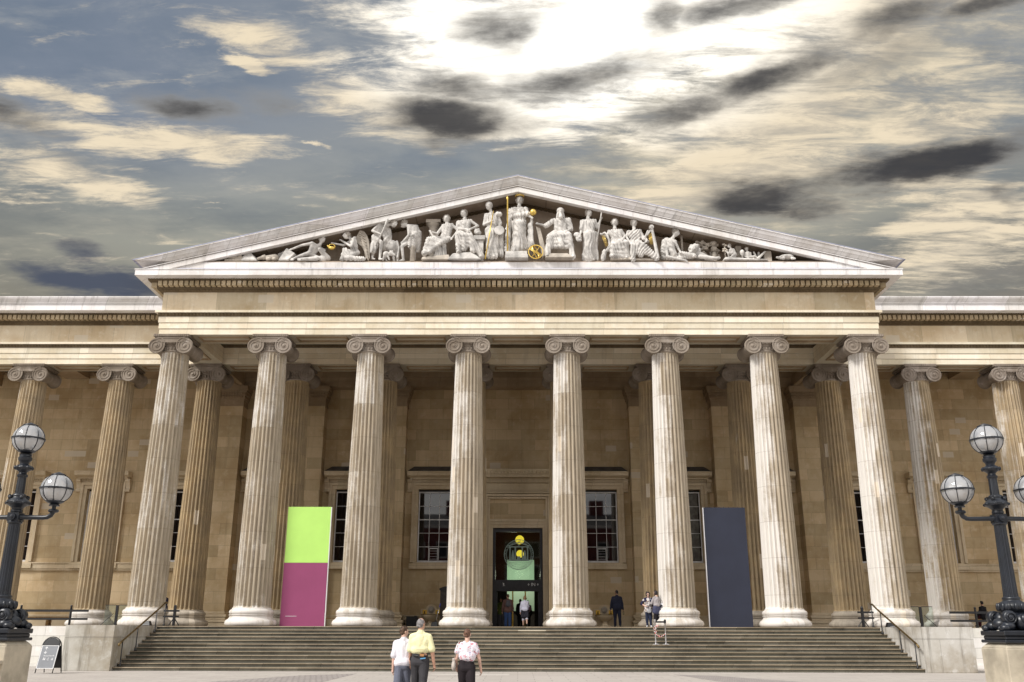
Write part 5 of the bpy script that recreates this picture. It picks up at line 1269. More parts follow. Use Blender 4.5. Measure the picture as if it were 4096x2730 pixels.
    m.lathe([(.06,3.75),(.075,3.765),(.078,3.79),(.06,3.805),(.055,3.83),(.08,3.855),(.115,3.875),(.128,3.90),(.115,3.925),(.08,3.945),(.062,3.96),(.07,3.99),(.08,4.0),(.098,4.02),(.1,4.06),(.085,4.075),(.085,4.10),(.10,4.11)], 24, c)
    for i in range(10):
        a = 2*PI*i/10; m.ell((x+.12*math.cos(a), Y+.12*math.sin(a), 3.90), (.025,.025,.03), 6, 5)
    m.build('upper_post', M['iron'], T, True, angle=40)
    # arms
    for s in (-1, 1):
        m = MB(); m.tube([(x+s*.08, Y, 3.15), (x+s*.14, Y, 3.15), (x+s*.42, Y, 3.145), (x+s*.48, Y, 3.15), (x+s*.53, Y, 3.18), (x+s*.555, Y, 3.23), (x+s*.56, Y, 3.27)], [.05,.035,.033,.033,.036,.036,.03], 12)
        m.lathe([(.02,3.215),(.065,3.225),(.08,3.245),(.065,3.268),(.02,3.278)], 18, (x+s*.56, Y, 0)); m.lathe([(.028,3.27),(.03,3.32)], 10, (x+s*.56, Y, 0)); m.lathe([(.075,3.318),(.078,3.335),(.06,3.345),(.055,3.37),(.075,3.38)], 16, (x+s*.56, Y, 0))
        m.build('arm', M['iron'], T, True, angle=45)
    for (gx, gz) in ((0, 4.355), (-.56, 3.58), (.56, 3.58)):
        cx_ = x+gx; R = .228; cc = (cx_, Y, gz)
        m = MB(); pr = []
        for i in range(15):
            a = -rad(58) + rad(58+68)*i/14; pr.append((R*math.cos(a), gz+R*math.sin(a)*.98))
        m.lathe(pr, 32, (cx_, Y, 0), 'z', False)
        gl = m.build('lantern_globe', M['lampglass'], T, True)
        m = MB(); m.lathe([(R+.002,gz-.014),(R+.017,gz-.010),(R+.017,gz+.010),(R+.002,gz+.014)], 36, (cx_, Y, 0))
        for k in range(8):
            a0 = 2*PI*k/8+.3
            m.tube([(cx_+(R+.003)*math.cos(b)*math.cos(a0), Y+(R+.003)*math.cos(b)*math.sin(a0), gz+(R+.003)*.98*math.sin(b)) for b in [-rad(58)+rad(126)*i/10 for i in range(11)]], .0065, 5)
        z0 = gz - R*.98*math.sin(rad(58))
        m.lathe([(.07,z0-.04),(.11,z0-.02),(.128,z0-.005),(.126,z0+.012)], 24, (cx_, Y, 0))
        z1 = gz + R*.98*math.sin(rad(68)); m.lathe([(.10,z1-.008),(.108,z1),(.105,z1+.012),(.0,z1+.055)], 24, (cx_, Y, 0))
        m.build('cage', M['iron'], gl, True, angle=40)
        m = MB()
        for k in range(3):
            a = 2*PI*k/3+.6; bx, by = cx_+.07*math.cos(a), Y+.07*math.sin(a)
            m.lathe([(.03,gz-.12),(.042,gz-.05),(.05,gz+.03),(.03,gz+.06)], 10, (bx, by, 0))
        m.lathe([(.105,z0+.01),(.02,z0+.03),(.02,gz-.1)], 12, (cx_, Y, 0))
        m.build('burner', M['lampinner'], gl, True)
lamp_post(-7.62, 'dark blue-black iron lamp post with three round lanterns, at the left edge', 'tan granite pedestal under the lamp post at the left edge')
lamp_post(7.25, 'dark blue-black iron lamp post with three round lanterns, at the right edge', 'tan granite pedestal under the lamp post at the right edge')

# ------------------------------------------------------------------ banners
def banner(x0, x1, z1, split, cols, lab, edge_right):
    T = thing('banner', ((x0+x1)/2, 43.2, ZF), lab, 'banner', 'tall banner boxes between the columns')
    if split:
        m = MB(); m.box(x0, x1, 43.14, 43.25, ZF, split); m.build('lower_panel', M[cols[0]], T, bevel=.006)
        m = MB(); m.box(x0+.012, x1+.012, 43.135, 43.25, split+.002, z1); m.build('upper_panel', M[cols[1]], T, bevel=.006)
    else:
        m = MB(); m.box(x0, x1, 43.14, 43.25, ZF, z1); m.build('panel', M[cols[0]], T, bevel=.006)
    xe = x1+.015 if edge_right else x0-.032
    m = MB(); m.box(xe, xe+.03, 43.12, 43.26, ZF, z1-.01); m.build('edge_strip', M['sheetedge'], T)
    m = MB()
    for i in range(9): xx = x0+.1+(x1-x0-.2)*i/8; m.box(xx-.008, xx+.008, 43.185, 43.205, z1, z1+.035)
    m.build('top_spikes', M['black'], T)
    if split:
        m = MB(); m.box(x0+.24, x0+.74, 43.128, 43.139, ZF+.43, ZF+.445); m.build('caption_line', M['sheetedge'], T)
banner(-10.75, -8.74, 7.02, 4.47, ('magenta', 'lime'), 'tall banner box, lime green above and magenta below, left of the doorway', True)
banner(8.66, 10.60, 7.02, None, ('navy',), 'tall plain navy banner box standing right of the doorway', False)

# ------------------------------------------------------------------ handrails, railings, barriers
for s, lab in ((-1, 'left'), (1, 'right')):
    x = s*15.52
    T = thing('handrail', (x, 39.6, 0), 'sloping brass-topped iron handrail along the %s end of the steps' % lab, 'handrail', 'handrails of the steps')
    def zt(y): return max(0, min(12, math.floor((y-37.55)/.375)+1))*.14
    m = MB(); pts = [(x, 37.45, .97), (x, 37.6, 1.06), (x, 38.9, 1.06+1.3*.3733), (x, 41.3, 1.06+3.7*.3733), (x, 41.75, 2.64), (x, 42.0, 2.67)]
    m.tube(pts, .038, 10); m.ell((x, 37.44, .96), (.05,.05,.06), 10, 7); m.build('rail', M['brass'], T, True)
    for y in (37.75, 39.1, 40.95, 41.9):
        zb = zt(y) if y < 41.6 else ZF; ztop = 1.06 + (min(y, 41.8)-37.6)*.3733
        m = MB(); m.tube([(x, y, zb), (x, y, zb+.05), (x, y, zb+.1), (x, y, zb+.3), (x, y, ztop)], [.055,.055,.028,.024,.022], 8); m.build('baluster', M['black'], T, True)
    xb = s*15.35
    T = thing('gate_post', (xb, 43.0, ZF), 'short black post with two cross bars by the %s handrail' % lab, 'barrier', 'black gate posts at the top of the steps')
    m = MB(); xx = s*15.22; m.box(xx-.05, xx+.05, 42.2, 42.3, ZF, ZF+.82); m.ell((xx, 42.25, ZF+.84), (.06,.06,.06), 10, 6); m.build('post', M['black'], T)
    m = MB(); lo, hi = sorted((s*15.02, s*15.72)); m.box(lo, hi, 42.22, 42.28, ZF+.60, ZF+.68); m.box(lo, hi, 42.22, 42.28, ZF+.36, ZF+.43); m.build('cross_bar', M['black'], T)
    m = MB(); m.tube([(xx, 42.25, ZF+.35), (s*14.98, 42.25, ZF+.02)], .022, 6); m.tube([(xx, 42.25, ZF+.35), (s*15.45, 42.25, ZF+.02)], .022, 6); m.build('foot', M['black'], T)
    # glass screen beside the corner column
    T = thing('glass_screen', (s*19.2, 47.2, ZF), 'low glass screen on a dark post between the %s corner columns' % lab, 'screen', 'low glass screens in the wings')
    m = MB(); xp = s*19.9; m.box(xp-.06, xp+.06, 47.2, 47.3, ZF, ZF+1.0); m.build('post', M['black'], T)
    for (a_, b_) in ((s*18.9, s*19.82), (s*19.98, s*20.5)):
        lo, hi = sorted((a_, b_)); m = MB(); m.box(lo, hi, 47.23, 47.25, ZF+.05, ZF+.99); m.build('pane', M['screenglass'], T)
        m = MB(); m.box(lo, hi, 47.22, 47.26, ZF+.991, ZF+1.02); m.box(lo, hi, 47.22, 47.26, ZF, ZF+.049); m.build('pane_edge', M['black'], T)
    m = MB(); m.tube([(xp+s*.12, 47.15, ZF+.6), (xp+s*.62, 46.9, ZF+.02)], .018, 6); m.build('prop', M['black'], T)
    # railing of the wing
    T = thing('railing', (s*25, 46.3, ZF), 'black two-bar railing in front of the %s wing' % lab, 'railing', 'black railings of the wings')
    xs_ = [21.15, 23.95, 26.5, 29.0] if s < 0 else [21.15, 22.4, 24.75, 27.2, 29.6]
    xs_ = ([21.75, 24.2, 26.7, 29.2] if s < 0 else [22.15, 24.3, 26.8, 29.3])
    for xx in xs_:
        m = MB(); m.lathe([(.075,0),(.075,.04),(.055,.06),(.055,.86),(.03,.88),(.055,.90),(.06,.93),(.04,.97),(.005,.985)], 12, (s*xx, 46.3, ZF)); m.build('post', M['black'], T, True, angle=40)
    lo, hi = sorted((s*20.9, s*33))
    m = MB(); m.box(lo, hi, 46.26, 46.34, ZF+.66, ZF+.77); m.build('bar', M['black'], T)
    m = MB(); m.box(lo, hi, 46.26, 46.34, ZF+.28, ZF+.38); m.build('bar', M['black'], T)
    # floodlights
    xf = s*15.95
    T = thing('floodlight', (xf, 41.2, ZF), 'small black floodlight box on the stone block at the %s of the steps' % lab, 'floodlight', 'floodlights on the stone blocks')
    m = MB(); m.hexa([(xf-.2, 40.9, ZF+.011), (xf+.2, 40.9, ZF+.011), (xf+.2, 41.2, ZF+.011), (xf-.2, 41.2, ZF+.011)], [(xf-.12, 41.0, ZF+.2), (xf+.12, 41.0, ZF+.2), (xf+.12, 41.2, ZF+.2), (xf-.12, 41.2, ZF+.2)]); m.build('housing', M['black'], T, bevel=.01)
    m = MB(); m.box(xf-.1, xf+.1, 40.88, 40.90, ZF+.03, ZF+.05); m.build('lens', M['chrome'], T)
def bench(x0, x1, y, lab):
    T = thing('bench', ((x0+x1)/2, y, ZF), lab, 'bench', 'wooden benches against the museum wall')
    m = MB()
    for i in range(4): m.box(x0, x1, y-.22+i*.115, y-.22+i*.115+.10, ZF+.42, ZF+.465)
    m.build('seat', M['wood'], T)
    nleg = max(2, int((x1-x0)/1.4)+1)
    for i in range(nleg):
        xx = x0+.15+(x1-x0-.3)*i/(nleg-1)
        m = MB(); m.box(xx-.06, xx+.06, y-.19, y-.09, ZF, ZF+.418); m.box(xx-.06, xx+.06, y+.09, y+.19, ZF, ZF+.418); m.box(xx-.045, xx+.045, y-.088, y+.088, ZF+.3, ZF+.38); m.build('leg', M['wood'], T)
bench(-26.3, -21.6, 50.2, 'long wooden bench behind the left railing')
bench(21.9, 26.5, 50.2, 'long wooden bench behind the right railing where a person sits')
bench(-10.6, -8.4, 51.2, 'wooden bench half hidden behind the green and magenta banner')
T = thing('queue_barrier', (5.93, 39.6, .98), 'pair of chrome queue posts on the steps with red and white tape', 'barrier')
zb = .98 - .0
for xx in (5.72, 6.14):
    m = MB(); m.lathe([(.17,0),(.17,.012),(.05,.035),(.03,.05),(.03,.86),(.038,.87),(.038,.98),(.02,1.0)], 18, (xx, 39.95, .98)); m.build('post', M['chrome'], T, True, angle=40)
m = MB(); m.box(5.76, 6.10, 39.935, 39.965, 1.84, 1.91); m.box(6.10, 6.18, 39.91, 39.99, 1.82, 1.97); m.build('belt', M['black'], T)
mt, t_, b_ = new_mat('red_white_tape')
wv = t_.node('ShaderNodeTexWave'); wv.inputs['Scale'].default_value = 4.2; t_.l.new(t_.node('ShaderNodeTexCoord').outputs['Object'], wv.inputs[0])
t_.l.new(t_.mix(t_.math('GREATER_THAN', wv.outputs[1], .5), (.75,.05,.04), (.82,.8,.78)), b_.inputs['Base Color'])
m = MB(); m.tube([(5.70+.44*i/14, 39.91, 1.42 - .12*math.sin(PI*i/14) + .015*math.sin(i*2.3)) for i in range(15)], .013, 6)
for (a_, z_) in ((5.70, 1.72), (5.68, 1.62), (5.70, 1.5)): m.tube([(a_-.04, 39.91, z_), (a_+.03, 39.90, z_-.08), (a_+.08, 39.91, z_+.02)], .013, 6)
m.tube([(5.74, 39.9, 1.72), (5.82, 39.9, 1.70), (5.86, 39.9, 1.74)], .022, 6); m.tube([(5.86,39.91,1.34),(5.88,39.9,1.26)], .012, 5)
m.build('tape', mt, T, True)

# ------------------------------------------------------------------ small furniture of the portico
def fountain(x, lab):
    T = thing('drinking_fountain', (x, 52.7, ZF), lab, 'fountain', 'stone drinking fountains')
    m = MB(); m.box(x-.58, x+.58, 52.96, 53.09, ZF, ZF+.98); m.lathe([(.30, 52.95), (.30, 53.09)], 28, (x, 0, ZF+.92), 'y'); m.build('back_plate', M['trim'], T)
    m = MB(); m.ell((x, 52.93, ZF+.93), (.15,.06,.16), 16, 10); m.ell((x, 52.86, ZF+.88), (.07,.05,.07), 10, 7)
    for a in range(12): m.ell((x+.15*math.cos(a*PI/6), 52.93, ZF+.93+.16*math.sin(a*PI/6)), (.04,.03,.04), 7, 5)
    m.build('lion_mask', M['marble_dim'], T, True)
    for s in (-1, 1):
        m = MB(); m.box(x+s*.36-.12, x+s*.36+.12, 52.93, 52.958, ZF+.70, ZF+.92); m.build('brass_plate', M['brassy'], T, bevel=.006)
        m = MB(); m.lathe([(.05,0),(.04,.04),(.03,.10),(.045,.12),(.01,.15)], 10, (x+s*.36, 52.88, ZF+.72)); m.build('tap', M['brass'], T, True)
    m = MB(); m.box(x-.52, x+.52, 52.42, 52.95, ZF+.645, ZF+.68); m.build('basin_rim', M['brass'], T, bevel=.008)
    m = MB(); m.lathe([(.16,.34),(.28,.39),(.42,.49),(.49,.60),(.50,.643)], 28, (x, 52.68, ZF)); m.lathe([(.34,0),(.34,.05),(.26,.08),(.17,.16),(.14,.24),(.17,.33)], 24, (x, 52.68, ZF)); m.build('basin', M['trim'], T, True, angle=40)
fountain(-S, 'stone drinking fountain with brass taps left of the doorway, beside the dark cabinet')
fountain(S, 'stone drinking fountain with brass taps right of the doorway, behind the man in the suit')
T = thing('cabinet', (-3.8, 51.2, ZF), 'tall dark brown cabinet with an arched top beside the left fountain', 'cabinet')
m = MB(); m.box(-4.17, -3.40, 51.0, 51.5, ZF, ZF+1.9); m.build('case', M['darkwood'], T, bevel=.01)
m = MB(); m.prism([(-4.22, ZF+1.9)] + [(-4.22+.87*i/10, ZF+1.90+.10+.11*math.sin(PI*i/10)) for i in range(11)] + [(-3.35, ZF+1.9)], 50.96, 51.54, 'y'); m.build('arched_top', M['black'], T)
m = MB(); m.box(-4.09, -3.72, 50.985, 50.999, ZF+.45, ZF+1.68); m.box(-4.12, -4.09, 50.97, 50.999, ZF+.42, ZF+1.71); m.box(-3.72, -3.69, 50.97, 50.999, ZF+.42, ZF+1.71); m.box(-4.09, -3.72, 50.97, 50.999, ZF+1.68, ZF+1.71); m.build('door_panel', M['darkwood'], T)
T = thing('bin', (-5.8, 52.5, ZF), 'black slatted box standing by the pilaster left of the fountain', 'bin')
m = MB(); m.box(-6.1, -5.5, 52.25, 52.75, ZF, ZF+.54)
for i in range(8): xx = -6.06+i*.074; m.box(xx, xx+.05, 52.232, 52.249, ZF+.03, ZF+.52)
m.build('box', M['black'], T); m = MB(); m.box(-6.13, -5.47, 52.22, 52.78, ZF+.541, ZF+.57); m.box(-5.68, -5.55, 52.4, 52.6, ZF+.571, ZF+.60); m.build('lid', M['black'], T)
M['blue'] = plain('blue_plastic', (0.02,0.05,0.45), 0.4)
T = thing('dustpan', (-4.2, 49.0, ZF), 'long-handled black dustpan with a blue grip leaning by the fountain', 'dustpan')
m = MB(); m.hexa([(-4.45,48.8,ZF),(-4.08,48.8,ZF),(-4.08,49.1,ZF),(-4.45,49.1,ZF)], [(-4.40,48.95,ZF+.24),(-4.12,48.95,ZF+.28),(-4.12,49.12,ZF+.28),(-4.40,49.12,ZF+.24)]); m.build('pan', M['black'], T, bevel=.01)
m = MB(); m.tube([(-4.22,49.03,ZF+.2),(-4.03,49.05,ZF+.98)], .014, 8); m.build('handle', M['chrome'], T, True)
m = MB(); m.tube([(-4.03,49.05,ZF+.98),(-3.985,49.055,ZF+1.16)], .02, 8); m.build('grip', M['blue'], T, True)
T = thing('notice_panel', (-1.86, 52.4, ZF), 'narrow white notice panel beside the left door jamb', 'notice')
m = MB(); m.box(-1.93, -1.84, 52.3, 52.34, ZF+.55, ZF+1.5); m.build('panel', M['whitepaint'], T); m = MB(); m.box(-1.90, -1.87, 52.341, 52.37, ZF, ZF+1.4); m.box(-2.0, -1.77, 52.25, 52.45, ZF, ZF+.02); m.build('stand', M['chrome'], T)

# A-board
T = thing('a_board', (-17.05, 35.2, 0), 'grey sandwich board with an arched top and white lettering, below the left wing', 'sign', rz=rad(-4))
def AB(m, c, name, mat, par, **k): return m.build(name, mat, par, local=True, **k)
tilt = Matrix.Rotation(rad(-14), 4, 'X') @ Matrix.Diagonal((1.2, 1, 1.04, 1))
def tl(m, M4):
    m.v = [tuple(M4 @ Vector(v)) for v in m.v]; return m
F1 = Matrix.Translation((0, -.30, 0)) @ tilt; F2 = Matrix.Translation((0, .30, 0)) @ Matrix.Rotation(rad(14), 4, 'X') @ Matrix.Diagonal((1.2, 1, 1.04, 1))
M['boardgrey'] = plain('sign_grey', (0.19,0.20,0.22), 0.45, 0, 0.05, 3)
for Fm in (F1, F2):
    m = MB(); arch = [(-.27, 0, .02), (-.27, 0, .98)] + [(-.27*math.cos(PI*i/10), 0, .98+.27*math.sin(PI*i/10)) for i in range(1, 10)] + [(.27, 0, .98), (.27, 0, .02)]
    m.tube(arch, .016, 8); tl(m, Fm); AB(m, 0, 'frame', M['black'], T, smooth=True)
m = MB(); m.prism([(-.26, .96)] + [(-.25*math.cos(PI*i/12), .975+.25*math.sin(PI*i/12)) for i in range(13)] + [(.26, .96)], -.012, .012, 'y'); tl(m, F1); AB(m, 0, 'header', M['black'], T)
m = MB(); m.box(-.26, .26, -.02, .012, .18, .94); tl(m, F1); pn = AB(m, 0, 'panel', M['boardgrey'], T)
m = MB(); m.box(-.27, -.25, -.024, -.008, .17, .95); m.box(.25, .27, -.024, -.008, .17, .95); m.box(-.25, .25, -.024, -.008, .17, .185); m.box(-.25, .25, -.024, -.008, .935, .95); tl(m, F1); AB(m, 0, 'panel_edge', M['whitepaint'], pn)
m = MB(); m.box(-.26, .26, -.012, .012, .18, .94); tl(m, F2); AB(m, 0, 'rear_panel', M['black'], T)
m = MB(); add_text(m, 'Accessible lift', .062, Matrix.Translation((.03, -.022, .60)) @ STAND)
for (zz, d) in ((.86, 1), (.72, -1)):
    m.box(-.118, -.102, -.0235, -.0205, zz-.045, zz+.045)
    for s in (-1, 1): m.hexa([(-.11, -.0235, zz+d*.055), (-.11+s*.045, -.0235, zz+d*.005), (-.11+s*.045, -.0205, zz+d*.005), (-.11, -.0205, zz+d*.055)], [(-.11, -.0235, zz+d*.030), (-.11+s*.045, -.0235, zz-d*.015), (-.11+s*.045, -.0205, zz-d*.015), (-.11, -.0205, zz+d*.030)])
for bx in (-.12, -.075): m.ell((bx, -.022, .525), (.012,.002,.012), 8, 6); m.box(bx-.012, bx+.012, -.0235, -.0205, .455, .508)
m.ell((.03, -.022, .525), (.011,.002,.011), 8, 6); m.box(.02, .032, -.0235, -.0205, .475, .51); m.tube([(.03+.03*math.cos(a*.5), -.022, .475+.03*math.sin(a*.5)) for a in range(5, 13)], .005, 5)
m.box(.145, .158, -.0235, -.0205, .46, .53); m.box(.118, .185, -.0235, -.0205, .455, .468); m.box(.165, .178, -.0235, -.0205, .47, .51)
tl(m, F1); AB(m, 0, 'lettering', M['whitepaint'], pn)

# ------------------------------------------------------------------ people
def cloth(name, c, var=.12, pattern=None, rough=.85):
    m, t, b = new_mat(name)
    oc = t.node('ShaderNodeTexCoord').outputs['Object']
    n = t.noise(oc, 5, 5, .6)
    k = t.mix(t.ramp(n, .3, .7), tuple(x*(1-var*1.5) for x in c), tuple(min(1, x*(1+var)) for x in c))
    if pattern == 'floral':
        v = t.noise(oc, 17, 3, .6); v2 = t.noise(t.mapping(oc, loc=(4, 2, 1)), 21, 3, .6)
        k = t.mix(t.ramp(v, .57, .62), k, (.62,.13,.17)); k = t.mix(t.ramp(v2, .59, .63), k, (.33,.31,.42))
    if pattern == 'blotch':
        v = t.noise(oc, 14, 3, .6); k = t.mix(t.ramp(v, .52, .55), k, (.03,.03,.05)); k = t.mix(t.ramp(v, .60, .63), k, (.40,.27,.17))
    if pattern == 'stripe':
        w_ = t.node('ShaderNodeTexWave'); w_.inputs['Scale'].default_value = 9; w_.inputs['Distortion'].default_value = 3; t.l.new(oc, w_.inputs[0])
        k = t.mix(t.ramp(w_.outputs[1], .55, .62), k, (.72,.72,.75))
    t.l.new(k, b.inputs['Base Color']); b.inputs['Roughness'].default_value = rough; b.inputs['Specular IOR Level'].default_value = .25
    bn = t.node('ShaderNodeBump'); bn.inputs[0].default_value = .5; bn.inputs[1].default_value = .03
    t.l.new(t.noise(t.mapping(oc, scale=(1.3, 1.3, .6)), 11, 4, .6, 1.2), bn.inputs[2]); t.l.new(bn.outputs[0], b.inputs['Normal'])
    return m
SKIN = plain('skin', (.55,.31,.215), .55, 0, .08, 9)
SKINP = plain('skin_pale', (.66,.42,.33), .55, 0, .08, 9)
SKIND = plain('skin_brown', (.24,.13,.085), .55, 0, .08, 9)
def hairmat(n, c): return plain(n, c, .6, 0, .45, 26, .4, .6, 60)
def rotz(p, a): return Vector((p.x*math.cos(a)-p.y*math.sin(a), p.x*math.sin(a)+p.y*math.cos(a), p.z))

def person(label, loc, H, rz, skin, hair, top, legs, pose, acc=None, shoes='black', vox=.012, turn=0.0, group=None, hair_style='short', w=1.0, seated=False):
    """pose: legL legR kneeL kneeR armL armR elbL elbR outL outR inL inR lean (degrees)"""
    T = thing('person', loc, label, 'person', group, rz)
    g = lambda k, d=0.0: rad(pose.get(k, d))
    hipz = .52*H; J = {}
    L1, L2, A1, A2 = .245*H, .235*H, .172*H, .150*H
    lean = g('lean')
    for s, n in ((-1, 'L'), (1, 'R')):
        a = g('leg'+n); k = g('knee'+n); o_ = g('splay'+n, 0)
        hp = Vector((s*.052*H*w, 0, hipz))
        d1 = Vector((s*math.sin(o_), math.sin(a), -math.cos(a)*math.cos(o_))).normalized()
        kn = hp + d1*L1
        d2 = Vector((s*math.sin(o_)*.5, math.sin(a-k), -math.cos(a-k))).normalized()
        an = kn + d2*L2
        J['hip'+n], J['kn'+n], J['an'+n] = hp, kn, an
        J['toe'+n] = Vector((s*.25, math.cos(min(0, a-k+rad(8))), -math.sin(-min(0, (a-k)*.7)))).normalized()
    low = min(J['anL'].z, J['anR'].z)
    dz_ = (.042*H - low) if not seated else -hipz + pose['seat']
    up = Vector((0, math.sin(lean), math.cos(lean)))
    def tp(x, y, z):      # torso point, leaning about the hips
        v = Vector((x, y, z-hipz)); return Vector((v.x, v.y*math.cos(lean)+v.z*math.sin(lean), hipz + v.z*math.cos(lean)-v.y*math.sin(lean)))
    for s, n in ((-1, 'L'), (1, 'R')):
        a = g('arm'+n); e = g('elb'+n); o_ = g('out'+n, 7); ii = g('in'+n)
        sh = tp(s*.102*H*w, 0, .788*H)
        d1 = Vector((s*math.sin(o_), math.sin(a)*math.cos(o_), -math.cos(a)*math.cos(o_))).normalized(); el = sh + d1*A1
        d2 = Vector((s*(math.sin(o_)*.5 - math.sin(ii)), math.sin(a+e)*math.cos(ii), -math.cos(a+e)*math.cos(ii))).normalized(); wr = el + d2*A2
        J['sh'+n], J['el'+n], J['wr'+n], J['hd'+n] = sh, el, wr, d2
    for k_ in J:
        if not k_.startswith(('toe', 'hd')): J[k_] = J[k_] + Vector((0, 0, dz_))
    TP = lambda x, y, z: tp(x, y, z) + Vector((0, 0, dz_))
    hc = TP(0, .012*H, .932*H)
    def hp_(x, y, z): return hc + rotz(Vector((x*H, y*H, z*H)), turn)
    Rt = Matrix.Rotation(turn, 3, 'Z')
    def torso(e, lo=.53):
        P = []; lo2 = max(lo + .03, .62)
        for s in (-1, 1):
            P += [('c', TP(s*.042*H*w, 0, lo*H), (.062 if lo < .58 else .056)*H*w+e, TP(s*.036*H*w, 0, lo2*H), .056*H*w+e), ('c', TP(s*.036*H*w, 0, lo2*H), .056*H*w+e, TP(s*.054*H*w, .004*H, .735*H), .060*H*w+e),
                  ('c', TP(s*.054*H*w, .004*H, .735*H), .058*H*w+e, J['sh'+('L' if s < 0 else 'R')]*.85 + TP(0, 0, .79*H)*.15, (.034*H+e*.6))]
        P += [('c', TP(-.075*H*w, 0, .795*H), .033*H+e*.7, TP(.075*H*w, 0, .795*H), .033*H+e*.7), ('c', TP(-.03*H, -.003*H, .822*H), .024*H+e*.5, TP(.03*H, -.003*H, .822*H), .024*H+e*.5)]
        return P
    # body: one continuous surface with head, hands and five fingers
    B = torso(-.008) + [('c', TP(0, -.006*H, .81*H), .033*H, hc - Vector((0, .01*H, .03*H)), .031*H)]
    B += [('e', hc + rotz(Vector((0, -.004*H, .006*H)), turn), (.042*H,.053*H,.062*H), Rt), ('e', hp_(0, .022, -.036), (.029*H,.028*H,.030*H), Rt), ('c', hp_(0, .052, .004), .006*H, hp_(0, .060, -.014), .009*H),
          ('c', hp_(-.018, .047, .012), .007*H, hp_(.018, .047, .012), .007*H), ('c', hp_(-.010, .050, -.034), .005*H, hp_(.010, .050, -.034), .005*H),
          ('e', hp_(-.044, -.004, -.006), (.007*H,.013*H,.018*H), Rt), ('e', hp_(.044, -.004, -.006), (.007*H,.013*H,.018*H), Rt)]
    fr = max(.0085, vox*.85)
    for n, s in (('L', -1), ('R', 1)):
        B += [('c', J['sh'+n], .032*H, J['el'+n], .024*H), ('c', J['el'+n], .0245*H, J['wr'+n], .0165*H)]
        d = J['hd'+n]; sdv = d.cross(Vector((s, 0, 0)));
        if sdv.length < .1: sdv = Vector((0, 1, 0))
        sdv.normalize(); inn = Vector((-s, 0, 0)) - d*Vector((-s, 0, 0)).dot(d); inn.normalize()
        if sdv.y < 0: sdv = -sdv
        w_ = J['wr'+n]
        B += [('c', w_, .016*H, w_ + d*.035*H, .017*H), ('c', w_ + d*.03*H - sdv*.014*H, .011*H, w_ + d*.03*H + sdv*.014*H, .011*H)]
        for i, L in enumerate((.040, .046, .043, .034)):
            b0 = w_ + d*.046*H + sdv*(1.5-i)*max(.0105*H, fr*1.15); k1 = b0 + (d*.8+inn*.35).normalized()*L*.5*H; k2 = k1 + (d*.45+inn*.9).normalized()*L*.5*H
            B += [('c', b0, fr, k1, fr*.95), ('c', k1, fr*.95, k2, fr*.85)]
        t0 = w_ + d*.018*H + sdv*.018*H; B += [('c', t0, fr*1.2, t0 + (d*.7+sdv*.75).normalized()*.030*H, fr*1.05), ('c', t0 + (d*.7+sdv*.75).normalized()*.030*H, fr*1.05, t0 + (d*.9+sdv*.55+inn*.3).normalized()*.052*H, fr*.9)]
        B += [('c', J['hip'+n], .055*H*w, J['kn'+n], .038*H), ('c', J['kn'+n], .037*H, J['kn'+n]*.65+J['an'+n]*.35 - Vector((0, .008*H, 0)), .034*H), ('c', J['kn'+n]*.65+J['an'+n]*.35 - Vector((0, .008*H, 0)), .034*H, J['an'+n], .022*H)]
        td = J['toe'+n]; B += [('c', J['an'+n] - Vector((0, .012*H, .016*H)), .021*H, J['an'+n] + td*.085*H - Vector((0, 0, .022*H)), .016*H)]
    blob('body', B, skin, T, vox, 2, None, True)
    # clothing
    for (nm, mat, kind, par) in top:
        e = par.get('e', .012)
        hem = par.get('hem', .50); P = torso(e, max(.53, hem)); slv = par.get('sleeve', .6); hr = .070 - .014*min(1, max(0, (hem-.54)/.08))
        for s in (-1, 1):
            P += [('c', TP(s*.043*H*w, -.006*H, max(.56, hem+.01)*H), (hr-.003)*H*w+e, TP(s*.044*H*w, -.007*H, hem*H), hr*H*w+e+par.get('flare', 0))]
        P += [('c', TP(0, -.004*H, max(.58, hem)*H), .056*H*w+e, TP(0, -.004*H, .76*H), .062*H*w+e)]
        P += [('c', TP(-.04*H*w, -.009*H, hem*H), hr*H*w+e+par.get('flare', 0), TP(.04*H*w, -.009*H, hem*H), hr*H*w+e+par.get('flare', 0))]
        for n in 'LR':
            if slv <= 1: P += [('c', J['sh'+n], .034*H+e*.5, J['sh'+n]*(1-slv)+J['el'+n]*slv, .034*H+e*.9)]
            else: P += [('c', J['sh'+n], .034*H+e*.5, J['el'+n], .029*H+e*.6), ('c', J['el'+n], .029*H+e*.6, J['el'+n]*(2-slv)+J['wr'+n]*(slv-1), .022*H+e*.6)]
        if par.get('collar', True): P += [('c', TP(0, -.004*H, .825*H), .036*H+e*.4, TP(0, .0, .852*H), .036*H)]
        rgp = random.Random(hash(nm) % 99)
        ph = loc[0]*3.1
        def fold(Q, ph=ph, amp=par.get('fold', .006)):
            x, y, z = Q[:, 0], Q[:, 1], Q[:, 2]
            return amp*np.sin(13*x+9*z+ph+2*np.sin(6*z+ph))*np.clip(1.15-np.abs(z-.62*H)/(.3*H), .15, 1) + amp*.6*np.sin(31*z+17*x*np.sign(x)+ph)*np.exp(-((z-.55*H-dz_)/(.07*H))**2)
        blob(nm, P, mat, T, vox, 3, fold, True)
